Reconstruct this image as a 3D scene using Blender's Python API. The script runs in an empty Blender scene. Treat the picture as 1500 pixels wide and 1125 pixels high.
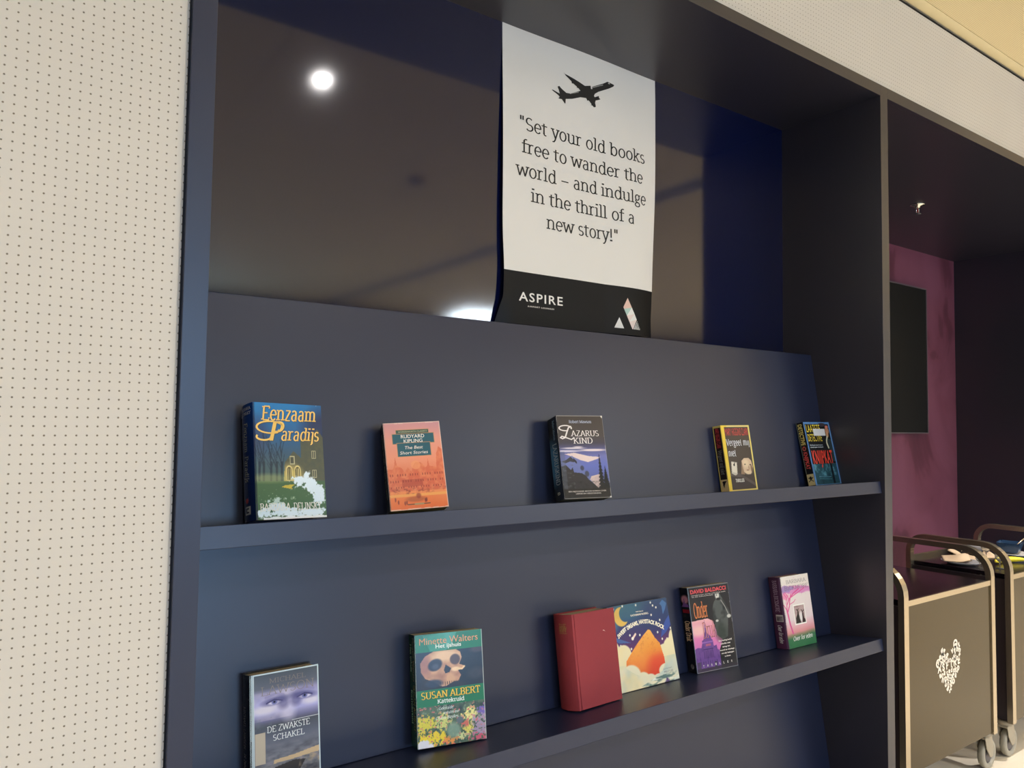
import bpy, bmesh, math, random
import numpy as np
from mathutils import Vector, Matrix

scn = bpy.context.scene
C = scn.collection
random.seed(7)
rng = np.random.default_rng(7)
R = math.radians

# ---------------------------------------------------------------- camera
YAW, PITCH, ROLL, FPX = 0.61703, 0.05009, 0.01305, 1096.6
cy, sy, cp, sp = math.cos(YAW), math.sin(YAW), math.cos(PITCH), math.sin(PITCH)
fwd = Vector((sy * cp, cy * cp, sp)); right = Vector((cy, -sy, 0)); up = right.cross(fwd)
rr = right * math.cos(ROLL) + up * math.sin(ROLL)
uu = -right * math.sin(ROLL) + up * math.cos(ROLL)
cam = bpy.data.cameras.new('camera')
cam_o = bpy.data.objects.new('camera', cam); C.objects.link(cam_o)
cam_o.matrix_world = Matrix(((rr.x, uu.x, -fwd.x, 0), (rr.y, uu.y, -fwd.y, 0), (rr.z, uu.z, -fwd.z, 1.5), (0, 0, 0, 1)))
cam.sensor_width = 36; cam.lens = FPX / 1500 * 36; cam.clip_start = .02
scn.camera = cam_o

# ---------------------------------------------------------------- world, light, exposure
w = bpy.data.worlds.new('world'); scn.world = w; w.use_nodes = True
w.node_tree.nodes['Background'].inputs[0].default_value = (.80, .88, 1, 1)
w.node_tree.nodes['Background'].inputs[1].default_value = .35
scn.view_settings.view_transform = 'Standard'; scn.view_settings.look = 'None'
scn.view_settings.exposure = 0.54; scn.view_settings.gamma = 1
scn.view_settings.use_curve_mapping = False

def area(name, loc, size, power, col, rot=(0, 0, 0), shape='RECTANGLE', spread=180):
    l = bpy.data.lights.new(name, 'AREA'); l.shape = shape; l.size = size[0]; l.size_y = size[-1]
    l.energy = power; l.color = col; l.spread = R(spread)
    o = bpy.data.objects.new(name, l); C.objects.link(o); o.location = loc; o.rotation_euler = rot
    return o

WARM = (1, .965, .95)
# daylight through the windows of the far wall (faces +Y into the room)
area('daylight', (1.4, -6.35, 1.95), (1.8, .9), 105, (.34, .62, 1), (R(90), 0, 0))
for px in (6.05, 7.75): area('ceiling_panel_lamp', (px, -5.7, 3.036), (1.15, .75), 100, (.78, .90, 1))
# lamps of the ceiling downlights: (x, y, power)
LAMPS = [(1.20, .234, 4.5), (4.3, 1.02, 10), (-1.3, .234, 7), (6.6, .3, 20),
         (-.2, -2.0, 34), (4.45, -2.0, 46), (7.6, -2.0, 42),  # middle row added to fill the room with light, kept out of the mirror
         (4.29, -4.88, 26), (4.60, -4.83, 20), (5.02, -5.34, 26), (4.95, -4.81, 20), (0, -4.8, 20), (7.6, -4.8, 20)]
ZC = 3.05
for i, (x, y, pw) in enumerate(LAMPS):
    area('downlight_lamp', (x, y, ZC - .022), (.11 if -5.5 < y < -4.81 else .048,), pw, WARM, shape='DISK', spread=(75 if y > .9 else 150))

# ---------------------------------------------------------------- helpers
def lin(c):
    c = np.asarray(c, float) / 255.
    return np.where(c <= .04045, c / 12.92, ((c + .055) / 1.055) ** 2.4)

def mat(name, col, rough=.5, metal=0., ior=1.5, bump=None, emit=0, trans=0, coat=0, var=None):
    m = bpy.data.materials.new(name); m.use_nodes = True
    nt = m.node_tree; b = nt.nodes['Principled BSDF']
    rgb = list(lin(col)) + [1]
    b.inputs['Base Color'].default_value = rgb
    b.inputs['Roughness'].default_value = rough; b.inputs['Metallic'].default_value = metal
    b.inputs['IOR'].default_value = ior
    if trans: b.inputs['Transmission Weight'].default_value = trans
    if coat: b.inputs['Coat Weight'].default_value = coat; b.inputs['Coat Roughness'].default_value = .15
    if emit:
        b.inputs['Emission Color'].default_value = rgb; b.inputs['Emission Strength'].default_value = emit
    tc = nt.nodes.new('ShaderNodeTexCoord')
    if var:     # (scale, amount)
        n = nt.nodes.new('ShaderNodeTexNoise'); n.inputs['Scale'].default_value = var[0]; n.inputs['Detail'].default_value = 4
        nt.links.new(tc.outputs['Object'], n.inputs['Vector'])
        mx = nt.nodes.new('ShaderNodeMix'); mx.data_type = 'RGBA'
        mx.inputs[6].default_value = [c * (1 - var[1]) for c in rgb[:3]] + [1]
        mx.inputs[7].default_value = [min(1, c * (1 + var[1])) for c in rgb[:3]] + [1]
        nt.links.new(n.outputs['Fac'], mx.inputs[0]); nt.links.new(mx.outputs[2], b.inputs['Base Color'])
    if bump:    # (scale, strength, distance)
        n = nt.nodes.new('ShaderNodeTexNoise'); n.inputs['Scale'].default_value = bump[0]; n.inputs['Detail'].default_value = 3
        nt.links.new(tc.outputs['Object'], n.inputs['Vector'])
        bp = nt.nodes.new('ShaderNodeBump'); bp.inputs['Strength'].default_value = bump[1]; bp.inputs['Distance'].default_value = bump[2]
        nt.links.new(n.outputs['Fac'], bp.inputs['Height']); nt.links.new(bp.outputs[0], b.inputs['Normal'])
    return m

def dotted(name, col, dcol, P, r, x0, z0, ax=(0, 2), rough=.8, depth=.001):
    m = mat(name, col, rough); nt = m.node_tree; N = nt.nodes; L = nt.links; b = N['Principled BSDF']
    tc = N.new('ShaderNodeTexCoord'); s = N.new('ShaderNodeSeparateXYZ'); L.new(tc.outputs['Object'], s.inputs[0])
    def M(op, a, bb=None):
        n = N.new('ShaderNodeMath'); n.operation = op
        for i, v in enumerate((a, bb)):
            if v is None: continue
            if isinstance(v, (int, float)): n.inputs[i].default_value = v
            else: L.new(v, n.inputs[i])
        return n.outputs[0]
    def cell(o, o0):
        a = M('ADD', M('DIVIDE', M('SUBTRACT', o, o0), P), .5)
        return M('MULTIPLY', M('SUBTRACT', M('FRACT', a), .5), P)
    a = cell(s.outputs[ax[0]], x0); c = cell(s.outputs[ax[1]], z0)
    d = M('SQRT', M('ADD', M('MULTIPLY', a, a), M('MULTIPLY', c, c)))
    mr = N.new('ShaderNodeMapRange'); L.new(d, mr.inputs[0])
    mr.inputs[1].default_value = r * .75; mr.inputs[2].default_value = r * 1.2
    nz = N.new('ShaderNodeTexNoise'); nz.inputs['Scale'].default_value = 3; L.new(tc.outputs['Object'], nz.inputs['Vector'])
    base = N.new('ShaderNodeMix'); base.data_type = 'RGBA'
    base.inputs[6].default_value = list(lin(col) * .96) + [1]; base.inputs[7].default_value = list(lin(col) * 1.04) + [1]
    L.new(nz.outputs['Fac'], base.inputs[0])
    mx = N.new('ShaderNodeMix'); mx.data_type = 'RGBA'; mx.inputs[6].default_value = list(lin(dcol)) + [1]
    L.new(base.outputs[2], mx.inputs[7]); L.new(mr.outputs[0], mx.inputs[0]); L.new(mx.outputs[2], b.inputs['Base Color'])
    bp = N.new('ShaderNodeBump'); bp.inputs['Strength'].default_value = .6; bp.inputs['Distance'].default_value = depth
    L.new(mr.outputs[0], bp.inputs['Height']); L.new(bp.outputs[0], b.inputs['Normal'])
    return m

def print_mat(name, rough=.27, coat=0):
    m = mat(name, (200, 200, 200), rough, ior=1.42); nt = m.node_tree
    a = nt.nodes.new('ShaderNodeAttribute'); a.attribute_name = 'ink'
    nt.links.new(a.outputs['Color'], nt.nodes['Principled BSDF'].inputs['Base Color'])
    return m

def tag(o, label, cat, group=None):
    o['label'] = label; o['category'] = cat
    if group: o['group'] = group
    return o

def thing(name, label, cat, loc=(0, 0, 0), group=None, mw=None):
    o = bpy.data.objects.new(name, None); C.objects.link(o); o.empty_display_size = .05
    if mw is not None: o.matrix_world = mw
    else: o.location = loc
    return tag(o, label, cat, group)

def link(name, me, parent=None, kind=None):
    o = bpy.data.objects.new(name, me); C.objects.link(o)
    if parent is not None: o.parent = parent
    if kind: o['kind'] = kind
    return o

def add_box(bm, lo, hi, mi=0, bev=0):
    r = bmesh.ops.create_cube(bm, size=1)
    s = Vector(hi) - Vector(lo); c = (Vector(hi) + Vector(lo)) / 2
    for v in r['verts']: v.co = Vector((v.co.x * s.x, v.co.y * s.y, v.co.z * s.z)) + c
    fs = {f for v in r['verts'] for f in v.link_faces}
    for f in fs: f.material_index = mi
    if bev:
        es = list({e for v in r['verts'] for e in v.link_edges})
        bmesh.ops.bevel(bm, geom=es, offset=bev, segments=2, affect='EDGES', profile=.6)
    return r['verts']

def obj(name, bm, mats, parent=None, kind=None, smooth=False):
    me = bpy.data.meshes.new(name); bm.to_mesh(me); bm.free()
    for m in (mats if isinstance(mats, (list, tuple)) else [mats]): me.materials.append(m)
    if smooth:
        for p in me.polygons: p.use_smooth = True
    return link(name, me, parent, kind)

def box(name, lo, hi, m, parent=None, kind=None, bev=.0):
    bm = bmesh.new(); add_box(bm, lo, hi, 0, bev)
    return obj(name, bm, m, parent, kind)

def prism(name, poly, axis, a, b, m, parent=None, kind=None, bev=0):
    """poly: 2D points in the two other axes, extruded along axis from a to b"""
    bm = bmesh.new()
    def co(p, t):
        return {'x': (t, p[0], p[1]), 'y': (p[0], t, p[1]), 'z': (p[0], p[1], t)}[axis]
    v0 = [bm.verts.new(co(p, a)) for p in poly]; v1 = [bm.verts.new(co(p, b)) for p in poly]
    n = len(poly)
    bm.faces.new(v0); bm.faces.new(v1[::-1])
    for i in range(n): bm.faces.new((v0[i], v1[i], v1[(i + 1) % n], v0[(i + 1) % n]))
    bmesh.ops.recalc_face_normals(bm, faces=bm.faces[:])
    if bev: bmesh.ops.bevel(bm, geom=bm.edges[:], offset=bev, segments=1, affect='EDGES')
    return obj(name, bm, m, parent, kind)

def add_tube(bm, pts, r, seg=10, mi=0, cap=True, flat=None):
    """tube along pts; flat=(half width vector) gives a rectangular bar instead"""
    pts = [Vector(p) for p in pts]; rings = []
    for i, p in enumerate(pts):
        d = (pts[min(i + 1, len(pts) - 1)] - pts[max(i - 1, 0)]).normalized()
        if flat:
            s = Vector(flat[0]); n = d.cross(s.normalized()).normalized() * flat[1]
            ring = [p + s + n, p - s + n, p - s - n, p + s - n]
        else:
            a = Vector((0, 0, 1)) if abs(d.z) < .9 else Vector((1, 0, 0))
            u = d.cross(a).normalized(); v = d.cross(u)
            rad = r[i] if isinstance(r, (list, tuple)) else r
            ring = [p + (u * math.cos(t) + v * math.sin(t)) * rad for t in [2 * math.pi * k / seg for k in range(seg)]]
        rings.append([bm.verts.new(q) for q in ring])
    for A, B in zip(rings, rings[1:]):
        n = len(A)
        for k in range(n):
            f = bm.faces.new((A[k], A[(k + 1) % n], B[(k + 1) % n], B[k])); f.material_index = mi; f.smooth = not flat
    if cap:
        bm.faces.new(rings[0][::-1]).material_index = mi; bm.faces.new(rings[-1]).material_index = mi

def add_lathe(bm, prof, loc=(0, 0, 0), seg=32, mi=0, M=None):
    rings = []
    for (r, z) in prof:
        ring = []
        for k in range(seg):
            t = 2 * math.pi * k / seg; v = Vector((r * math.cos(t), r * math.sin(t), z))
            if M is not None: v = M @ v
            ring.append(bm.verts.new(v + Vector(loc)))
        rings.append(ring)
    for A, B in zip(rings, rings[1:]):
        for k in range(seg):
            f = bm.faces.new((A[k], A[(k + 1) % seg], B[(k + 1) % seg], B[k])); f.smooth = True; f.material_index = mi
    bmesh.ops.remove_doubles(bm, verts=bm.verts[:], dist=1e-6)

# ---------------------------------------------------------------- materials
NAVY = mat('navy_laminate', (27, 35, 62), .38, ior=1.55, bump=(700, .02, .0004))
CARC = mat('dark_carcass_laminate', (38, 37, 50), .36, ior=1.72, bump=(700, .02, .0004))
GLOSS = mat('navy_gloss_panel', (10, 17, 52), .075, ior=1.68, bump=(45, .010, .002))
WALL = dotted('perforated_wall', (208, 202, 194), (126, 117, 104), .01423, .00145, .0521, 1.1138)
TRIMDARK = mat('shadow_gap', (30, 24, 20), .8)
CEIL = dotted('perforated_ceiling', (244, 226, 182), (176, 156, 112), .0062, .0013, 0, 0, ax=(0, 1))
CEILPLAIN = mat('ceiling_metal', (246, 230, 188), .6)
WHITE = mat('white_paint', (228, 224, 216), .6)
FLOOR = mat('floor_vinyl', (222, 211, 190), .38, var=(6, .06))
PURPLE = None
BLACK = mat('screen_glass', (6, 6, 7), .5)
METAL = mat('brushed_steel', (196, 182, 160), .26, metal=.93, bump=(300, .05, .0005))
DARKMET = mat('dark_grey_metal', (95, 92, 98), .45, metal=.6)
CHROME = mat('chrome', (225, 222, 215), .15, metal=1.)
PLUM = mat('tray_laminate', (26, 19, 25), .2, ior=1.4)
TAUPE = mat('trolley_panel_laminate', (80, 70, 51), .2, metal=.8)
RUBBER = mat('wheel_rubber', (150, 145, 132), .5)
CASTER = mat('caster_plastic', (150, 140, 122), .4)

# ---------------------------------------------------------------- setting
XL, X2, X3, X4 = .2686, .3086, 2.480, 2.526
YF, YW = 1.330, 1.339
ZB, ZT = 2.6362, 2.6744
S1, S2, S3 = 1.3151, .7946, .2740
YS, PB, DBACK, AL = 1.3454, 1.5327, 1.7183, .15026
TA = math.tan(AL)
XR, YP = 5.411, 2.404            # alcove right side, alcove back

box('floor', (-3.2, -6.6, -.05), (12.2, 3, 0), FLOOR, kind='structure')
# perforated wall: rounded panel edge beside the bookcase
bm = bmesh.new()
prof = [(-3.0, YW), (XL - .016, YW), (XL - .007, YW + .0012), (XL - .0028, YW + .004), (XL - .002, YW + .03), (-3.0, YW + .03)]
v0 = [bm.verts.new((x, y, 0)) for x, y in prof]; v1 = [bm.verts.new((x, y, 3.028)) for x, y in prof]
for i in range(len(prof)):
    j = (i + 1) % len(prof); bm.faces.new((v0[i], v0[j], v1[j], v1[i]))
bm.faces.new(v1)
add_box(bm, (XL - .0035, YW, ZT + .001), (XR + .05, YW + .03, 3.028))
add_box(bm, (XR + .05, YW, 0), (12, YW + .03, 3.028))
bmesh.ops.recalc_face_normals(bm, faces=bm.faces[:])
obj('wall_back', bm, WALL, kind='structure')
box('trim_1', (-3, YW + .012, 3.028), (12, YW + .05, ZC), TRIMDARK, kind='structure')
box('wall_backing', (-3, YW + .031, 0), (XL - .01, YW + .05, 3.03), TRIMDARK, kind='structure')
box('wall_left', (-3.1, -6.5, 0), (-3, YW + .05, ZC), WHITE, kind='structure')
box('wall_right', (12, -6.5, 0), (12.1, YW + .05, ZC), WHITE, kind='structure')
# window wall behind the camera
bm = bmesh.new()
add_box(bm, (-3, -6.3, 0), (12, -6.2, 1.45)); add_box(bm, (-3, -6.3, 2.45), (12, -6.2, ZC)); add_box(bm, (-3, -6.3, 1.45), (.4, -6.2, 2.45)); add_box(bm, (2.4, -6.3, 1.45), (12, -6.2, 2.45))
obj('wall_front', bm, mat('far_wall_paint', (100, 94, 92), .7), kind='structure')
for k, (a, b, zb, zt) in enumerate([(.4, 2.4, 1.45, 2.45)]):
    f = link('window_%d' % (k + 1), None, kind='structure')
    bm = bmesh.new()
    for lo, hi in (((a, -6.29, zb), (a + .05, -6.21, zt)), ((b - .05, -6.29, zb), (b, -6.21, zt)), ((a + .05, -6.29, zb), (b - .05, -6.21, zb + .05)),
                   ((a + .05, -6.29, zt - .05), (b - .05, -6.21, zt)), (((a + b) / 2 - .02, -6.28, zb + .05), ((a + b) / 2 + .02, -6.22, zt - .05))):
        add_box(bm, lo, hi)
    obj('window_frame', bm, WHITE, f)
# ceiling: slab, plain edge strip and perforated metal panels
ce = box('ceiling', (-3.1, -6.5, ZC + .012), (12.1, YW + .05, ZC + .1), WHITE, kind='structure')
box('ceiling_edge_strip', (-3, YW - .036, ZC), (12, YW + .006, ZC + .012), CEILPLAIN, ce)
SLOT = (3.62, 3.84)
cols = [(-3 + i * 1.324, -3 + (i + 1) * 1.324) for i in range(5)] + [(3.84 + i * 1.36, 3.84 + (i + 1) * 1.36) for i in range(6)]
for a, b in cols:
    for j in range(6):
        y1 = YW - .038 - j * 1.23
        box('ceiling_panel', (a + .002, y1 - 1.226, ZC), (b - .002, y1, ZC + .012), CEIL, ce, bev=.0015)

# alcove to the right of the bookcase
def mural():
    m = mat('plum_mural', (92, 50, 68), .5); nt = m.node_tree; N = nt.nodes; L = nt.links; b = N['Principled BSDF']
    tc = N.new('ShaderNodeTexCoord')
    n1 = N.new('ShaderNodeTexNoise'); n1.inputs['Scale'].default_value = 1.5; n1.inputs['Detail'].default_value = 6; n1.inputs['Distortion'].default_value = .7
    mp = N.new('ShaderNodeMapping'); mp.inputs['Scale'].default_value = (1.3, 1, 1.1)
    L.new(tc.outputs['Object'], mp.inputs[0]); L.new(mp.outputs[0], n1.inputs['Vector'])
    cr = N.new('ShaderNodeValToRGB'); L.new(n1.outputs['Fac'], cr.inputs[0])
    e = cr.color_ramp.elements
    e[0].position = .36; e[0].color = list(lin((80, 40, 56))) + [1]
    e[1].position = .62; e[1].color = list(lin((124, 72, 94))) + [1]
    x = e.new(.47); x.color = list(lin((98, 50, 68))) + [1]
    x = e.new(.50); x.color = list(lin((114, 62, 82))) + [1]
    L.new(cr.outputs[0], b.inputs['Base Color'])
    return m
PURPLE = mural()
box('wall_alcove_back', (X4, YP, 0), (XR, YP + .05, ZB), PURPLE, kind='structure')
box('wall_alcove_right', (XR, YF, 0), (XR + .046, YP + .05, ZB), CARC, kind='structure')
box('wall_alcove_left', (X3, 1.762, 0), (X4, YP + .05, ZB), CARC, kind='structure')
box('ceiling_alcove', (X4, YF + .018, ZB), (XR + .046, YP + .05, ZB + .02), CARC, kind='structure')
box('trim_2', (X4, YF, ZB), (XR + .046, YF + .018, ZT), CARC, kind='structure', bev=.0008)

# ---------------------------------------------------------------- bookcase
bc = thing('bookcase', 'large dark navy built-in bookcase with sloping display shelves and glossy back', 'bookcase', (0, 0, 0))
box('side_panel', (XL, YF, 0), (X2, 1.76, ZT), NAVY, bc, bev=.0008)
box('side_panel', (X3, YF, 0), (X4, 1.76, ZT), CARC, bc, bev=.0008)
box('top_panel', (X2, YF, ZB), (X3, 1.76, ZT), CARC, bc, bev=.0008)
bk = box('back_panel', (X2, DBACK, 0), (X3, DBACK + .02, ZB), GLOSS, bc); bk['label'] = 'glossy mirror-like navy back panel'
box('plinth', (X2, YF + .05, 0), (X3, YF + .07, .09), NAVY, bc)
ca, sa = math.cos(AL), math.sin(AL)
JN = {}
for k, s in enumerate((S1, S2, S3)):
    jy = (PB + TA * TA * YS) / (1 + TA * TA); jz = s - TA * (jy - YS); JN[k + 1] = (jy, jz)
    # tilted shelf board, square front edge
    tt = .0393
    f = (YS, s); bks = (jy + .02 * ca, jz - .02 * sa)
    poly = [f, bks, (bks[0] - tt * sa, bks[1] - tt * ca), (f[0] - tt * sa, f[1] - tt * ca)]
    prism('shelf', poly, 'x', X2 + .0005, X3 - .0005, NAVY, bc, bev=.0008)
    top = {0: 1.7577, 1: 1.246, 2: .726}[k]
    yt = PB + TA * (top - s)
    h = (top - jz) / ca
    poly = [(jy, jz + .0005), (jy + sa * h, jz + ca * h), (jy + sa * h + .018 * ca, jz + ca * h - .018 * sa), (jy + .018 * ca, jz - .018 * sa + .0005)]
    poly[0] = (jy + .0002, jz + .001)
    prism('display_board', poly, 'x', X2 + .0005, X3 - .0005, NAVY, bc, bev=.0008)

# ---------------------------------------------------------------- lettering
def seg(*c): return [(c[i], c[i + 1]) for i in range(0, len(c), 2)]
def arc(cx, cy_, rx, ry, a0, a1, n=None):
    n = n or max(4, int(abs(a1 - a0) / 14))
    return [(cx + rx * math.cos(R(a0 + (a1 - a0) * i / n)), cy_ + ry * math.sin(R(a0 + (a1 - a0) * i / n))) for i in range(n + 1)]
X = .53; K = .714
SER = {   # advance, strokes, serif ticks (x, y, left, right)
 'a': (.53, [arc(.235, .39, .145, .14, 150, 0) + seg(.38, .07) + arc(.44, .07, .06, .07, 180, 270), seg(.38, .32, .25, .31) + arc(.24, .155, .155, .155, 90, 270) + seg(.33, .03, .38, .10)], []),
 'b': (.56, [seg(.11, .76, .11, 0), arc(.285, .265, .185, .265, 160, -160)], [(.11, .75, .08, 0)]),
 'c': (.46, [arc(.26, .265, .19, .265, 48, 315)], []),
 'd': (.58, [seg(.45, .76, .45, 0), arc(.27, .265, .19, .265, 20, 340)], [(.45, .75, .08, 0), (.45, 0, 0, .08)]),
 'e': (.50, [arc(.255, .265, .19, .265, 0, 318), seg(.08, .275, .44, .275)], []),
 'f': (.34, [seg(.14, 0, .14, .62) + arc(.255, .62, .115, .135, 180, 55)], [(.14, 0, .09, .11), (.14, .52, .10, .15)]),
 'g': (.52, [arc(.235, .36, .155, .165, 0, 360), seg(.14, .22, .09, .16, .13, .10, .27, .06, .38, .02), arc(.245, -.085, .185, .125, 0, 360), seg(.33, .46, .48, .51)], []),
 'h': (.60, [seg(.12, .76, .12, 0), seg(.12, .40) + arc(.295, .37, .165, .16, 140, 0) + seg(.46, 0)], [(.12, .75, .08, 0), (.12, 0, .08, .08), (.46, 0, .08, .08)]),
 'i': (.29, [seg(.14, .53, .14, 0)], [(.14, .52, .09, 0), (.14, 0, .09, .09), (.14, .70, .035, .035), (.14, .735, .035, .035)]),
 'j': (.27, [seg(.16, .53, .16, -.10) + arc(.05, -.10, .11, .11, 0, -90)], [(.16, .52, .09, 0), (.16, .70, .035, .035), (.16, .735, .035, .035)]),
 'k': (.55, [seg(.12, .76, .12, 0), seg(.13, .22, .42, .52), seg(.23, .32, .45, 0)], [(.12, .75, .08, 0), (.12, 0, .08, .08), (.45, 0, .05, .08), (.41, .52, .07, .08)]),
 'l': (.29, [seg(.14, .76, .14, 0)], [(.14, .75, .09, 0), (.14, 0, .09, .09)]),
 'm': (.88, [seg(.12, .53, .12, 0), seg(.12, .42) + arc(.27, .38, .15, .15, 140, 0) + seg(.42, 0), seg(.42, .42) + arc(.58, .38, .16, .15, 150, 0) + seg(.74, 0)], [(.12, .52, .08, 0), (.12, 0, .08, .08), (.42, 0, .07, .07), (.74, 0, .08, .08)]),
 'n': (.60, [seg(.12, .53, .12, 0), seg(.12, .42) + arc(.295, .37, .165, .16, 140, 0) + seg(.46, 0)], [(.12, .52, .08, 0), (.12, 0, .08, .08), (.46, 0, .08, .08)]),
 'o': (.54, [arc(.27, .265, .195, .265, 0, 360)], []),
 'p': (.57, [seg(.12, .53, .12, -.22), arc(.295, .265, .185, .265, 160, -160)], [(.12, .52, .08, 0), (.12, -.22, .08, .09)]),
 'r': (.42, [seg(.13, .53, .13, 0), seg(.13, .38) + arc(.29, .37, .15, .155, 160, 55)], [(.13, .52, .09, 0), (.13, 0, .09, .10)]),
 's': (.43, [arc(.215, .395, .135, .135, 35, 270), arc(.215, .13, .15, .13, 90, -150)], []),
 't': (.37, [seg(.15, .66, .15, .12) + arc(.25, .12, .10, .12, 180, 300)], [(.15, .52, .11, .16)]),
 'u': (.60, [seg(.12, .53, .12, .17) + arc(.285, .17, .165, .17, 180, 330), seg(.46, .53, .46, 0)], [(.12, .52, .08, 0), (.46, .52, .08, 0), (.46, 0, 0, .08)]),
 'v': (.50, [seg(.06, .53, .25, 0), seg(.25, 0, .44, .53)], [(.06, .53, .06, .08), (.44, .53, .08, .06)]),
 'w': (.78, [seg(.06, .53, .22, 0), seg(.22, 0, .39, .50), seg(.39, .50, .56, 0), seg(.56, 0, .72, .53)], [(.06, .53, .06, .08), (.72, .53, .08, .06)]),
 'y': (.50, [seg(.06, .53, .26, .02), seg(.45, .53, .24, -.08, .17, -.19, .06, -.20)], [(.06, .53, .06, .08), (.44, .53, .08, .06)]),
 'z': (.46, [seg(.07, .53, .40, .53), seg(.40, .53, .06, 0), seg(.06, 0, .41, 0)], []),
 'A': (.68, [seg(.06, 0, .34, K), seg(.34, K, .62, 0), seg(.16, .25, .52, .25)], [(.06, 0, .07, .08), (.62, 0, .08, .07)]),
 'B': (.62, [seg(.13, 0, .13, K), seg(.13, K, .30, K) + arc(.31, .54, .19, .174, 90, -90), seg(.13, .366, .32, .366) + arc(.33, .183, .21, .183, 90, -90) + seg(.13, 0)], [(.13, 0, .08, 0), (.13, K, .08, 0)]),
 'C': (.66, [arc(.36, .357, .28, .357, 48, 312), seg(.56, .714, .56, .56)], []),
 'D': (.72, [seg(.13, 0, .13, K), seg(.13, K, .30, K) + arc(.31, .357, .32, .357, 90, -90) + seg(.13, 0)], [(.13, 0, .08, 0), (.13, K, .08, 0)]),
 'E': (.60, [seg(.13, 0, .13, K), seg(.13, K, .52, K, .52, .60), seg(.13, .37, .42, .37), seg(.13, 0, .54, 0, .54, .13)], [(.13, 0, .08, 0), (.13, K, .08, 0)]),
 'G': (.70, [arc(.36, .357, .28, .357, 50, 318), seg(.60, .32, .60, .06)], [(.60, .32, .12, .07)]),
 'H': (.74, [seg(.14, 0, .14, K), seg(.60, 0, .60, K), seg(.14, .37, .60, .37)], [(.14, 0, .08, .08), (.14, K, .08, .08), (.60, 0, .08, .08), (.60, K, .08, .08)]),
 'I': (.34, [seg(.17, 0, .17, K)], [(.17, 0, .09, .09), (.17, K, .09, .09)]),
 'J': (.40, [seg(.24, K, .24, .10) + arc(.13, .10, .11, .13, 0, -120)], [(.24, K, .09, .09)]),
 'K': (.68, [seg(.14, 0, .14, K), seg(.15, .28, .55, K), seg(.27, .41, .60, 0)], [(.14, 0, .08, .08), (.14, K, .08, .08), (.60, 0, .07, .08), (.54, K, .07, .07)]),
 'L': (.58, [seg(.14, 0, .14, K), seg(.14, 0, .53, 0, .53, .15)], [(.14, 0, .08, 0), (.14, K, .08, .08)]),
 'M': (.88, [seg(.13, 0, .13, K), seg(.13, K, .44, .05), seg(.44, .05, .75, K), seg(.75, K, .75, 0)], [(.13, 0, .08, .08), (.75, 0, .08, .08), (.11, K, .07, .03), (.77, K, .03, .07)]),
 'N': (.74, [seg(.13, 0, .13, K), seg(.13, K, .60, 0), seg(.60, 0, .60, K)], [(.13, 0, .08, .08), (.11, K, .06, .03), (.60, K, .08, .08)]),
 'O': (.74, [arc(.37, .357, .30, .357, 0, 360)], []),
 'P': (.60, [seg(.13, 0, .13, K), seg(.13, K, .30, K) + arc(.31, .53, .20, .184, 90, -90) + seg(.13, .346)], [(.13, 0, .08, .09), (.13, K, .08, 0)]),
 'R': (.66, [seg(.13, 0, .13, K), seg(.13, K, .30, K) + arc(.31, .54, .19, .174, 90, -90) + seg(.13, .366), seg(.32, .366, .57, 0)], [(.13, 0, .08, .08), (.13, K, .08, 0), (.57, 0, .04, .08)]),
 'S': (.54, [arc(.265, .53, .18, .184, 35, 270), arc(.265, .173, .20, .173, 90, -150)], []),
 'T': (.62, [seg(.31, 0, .31, K), seg(.05, .60, .05, K, .57, K, .57, .60)], [(.31, 0, .09, .09)]),
 'U': (.72, [seg(.13, K, .13, .24) + arc(.36, .24, .23, .24, 180, 360) + seg(.59, K)], [(.13, K, .08, .08), (.59, K, .08, .08)]),
 'V': (.68, [seg(.06, K, .34, 0), seg(.34, 0, .62, K)], [(.06, K, .07, .08), (.62, K, .08, .07)]),
 'W': (.98, [seg(.06, K, .27, 0), seg(.27, 0, .49, .66), seg(.49, .66, .71, 0), seg(.71, 0, .92, K)], [(.06, K, .07, .08), (.92, K, .08, .07)]),
 'Y': (.62, [seg(.06, K, .31, .34), seg(.31, .34, .56, K), seg(.31, .34, .31, 0)], [(.31, 0, .09, .09), (.06, K, .07, .07), (.56, K, .07, .07)]),
 'F': (.56, [seg(.13, 0, .13, K), seg(.13, K, .50, K, .50, .60), seg(.13, .37, .42, .37)], [(.13, 0, .08, .09), (.13, K, .08, 0)]),
 'X': (.66, [seg(.08, K, .58, 0), seg(.58, K, .08, 0)], [(.08, 0, .07, .08), (.58, 0, .08, .07), (.08, K, .07, .08), (.58, K, .08, .07)]),
 'Q': (.74, [arc(.37, .357, .30, .357, 0, 360), seg(.40, .15, .66, -.08)], []),
 'Z': (.60, [seg(.08, K, .53, K), seg(.53, K, .07, 0), seg(.07, 0, .54, 0, .54, .13)], []),
 '"': (.40, [seg(.13, .76, .13, .52), seg(.27, .76, .27, .52)], []),
 '!': (.28, [seg(.14, .74, .14, .20)], [(.14, .02, .035, .035), (.14, .055, .035, .035)]),
 '-': (.60, [seg(.06, .27, .54, .27)], []),
 ',': (.25, [seg(.12, .05, .06, -.12)], []),
 ' ': (.27, [], []),
}
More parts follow.
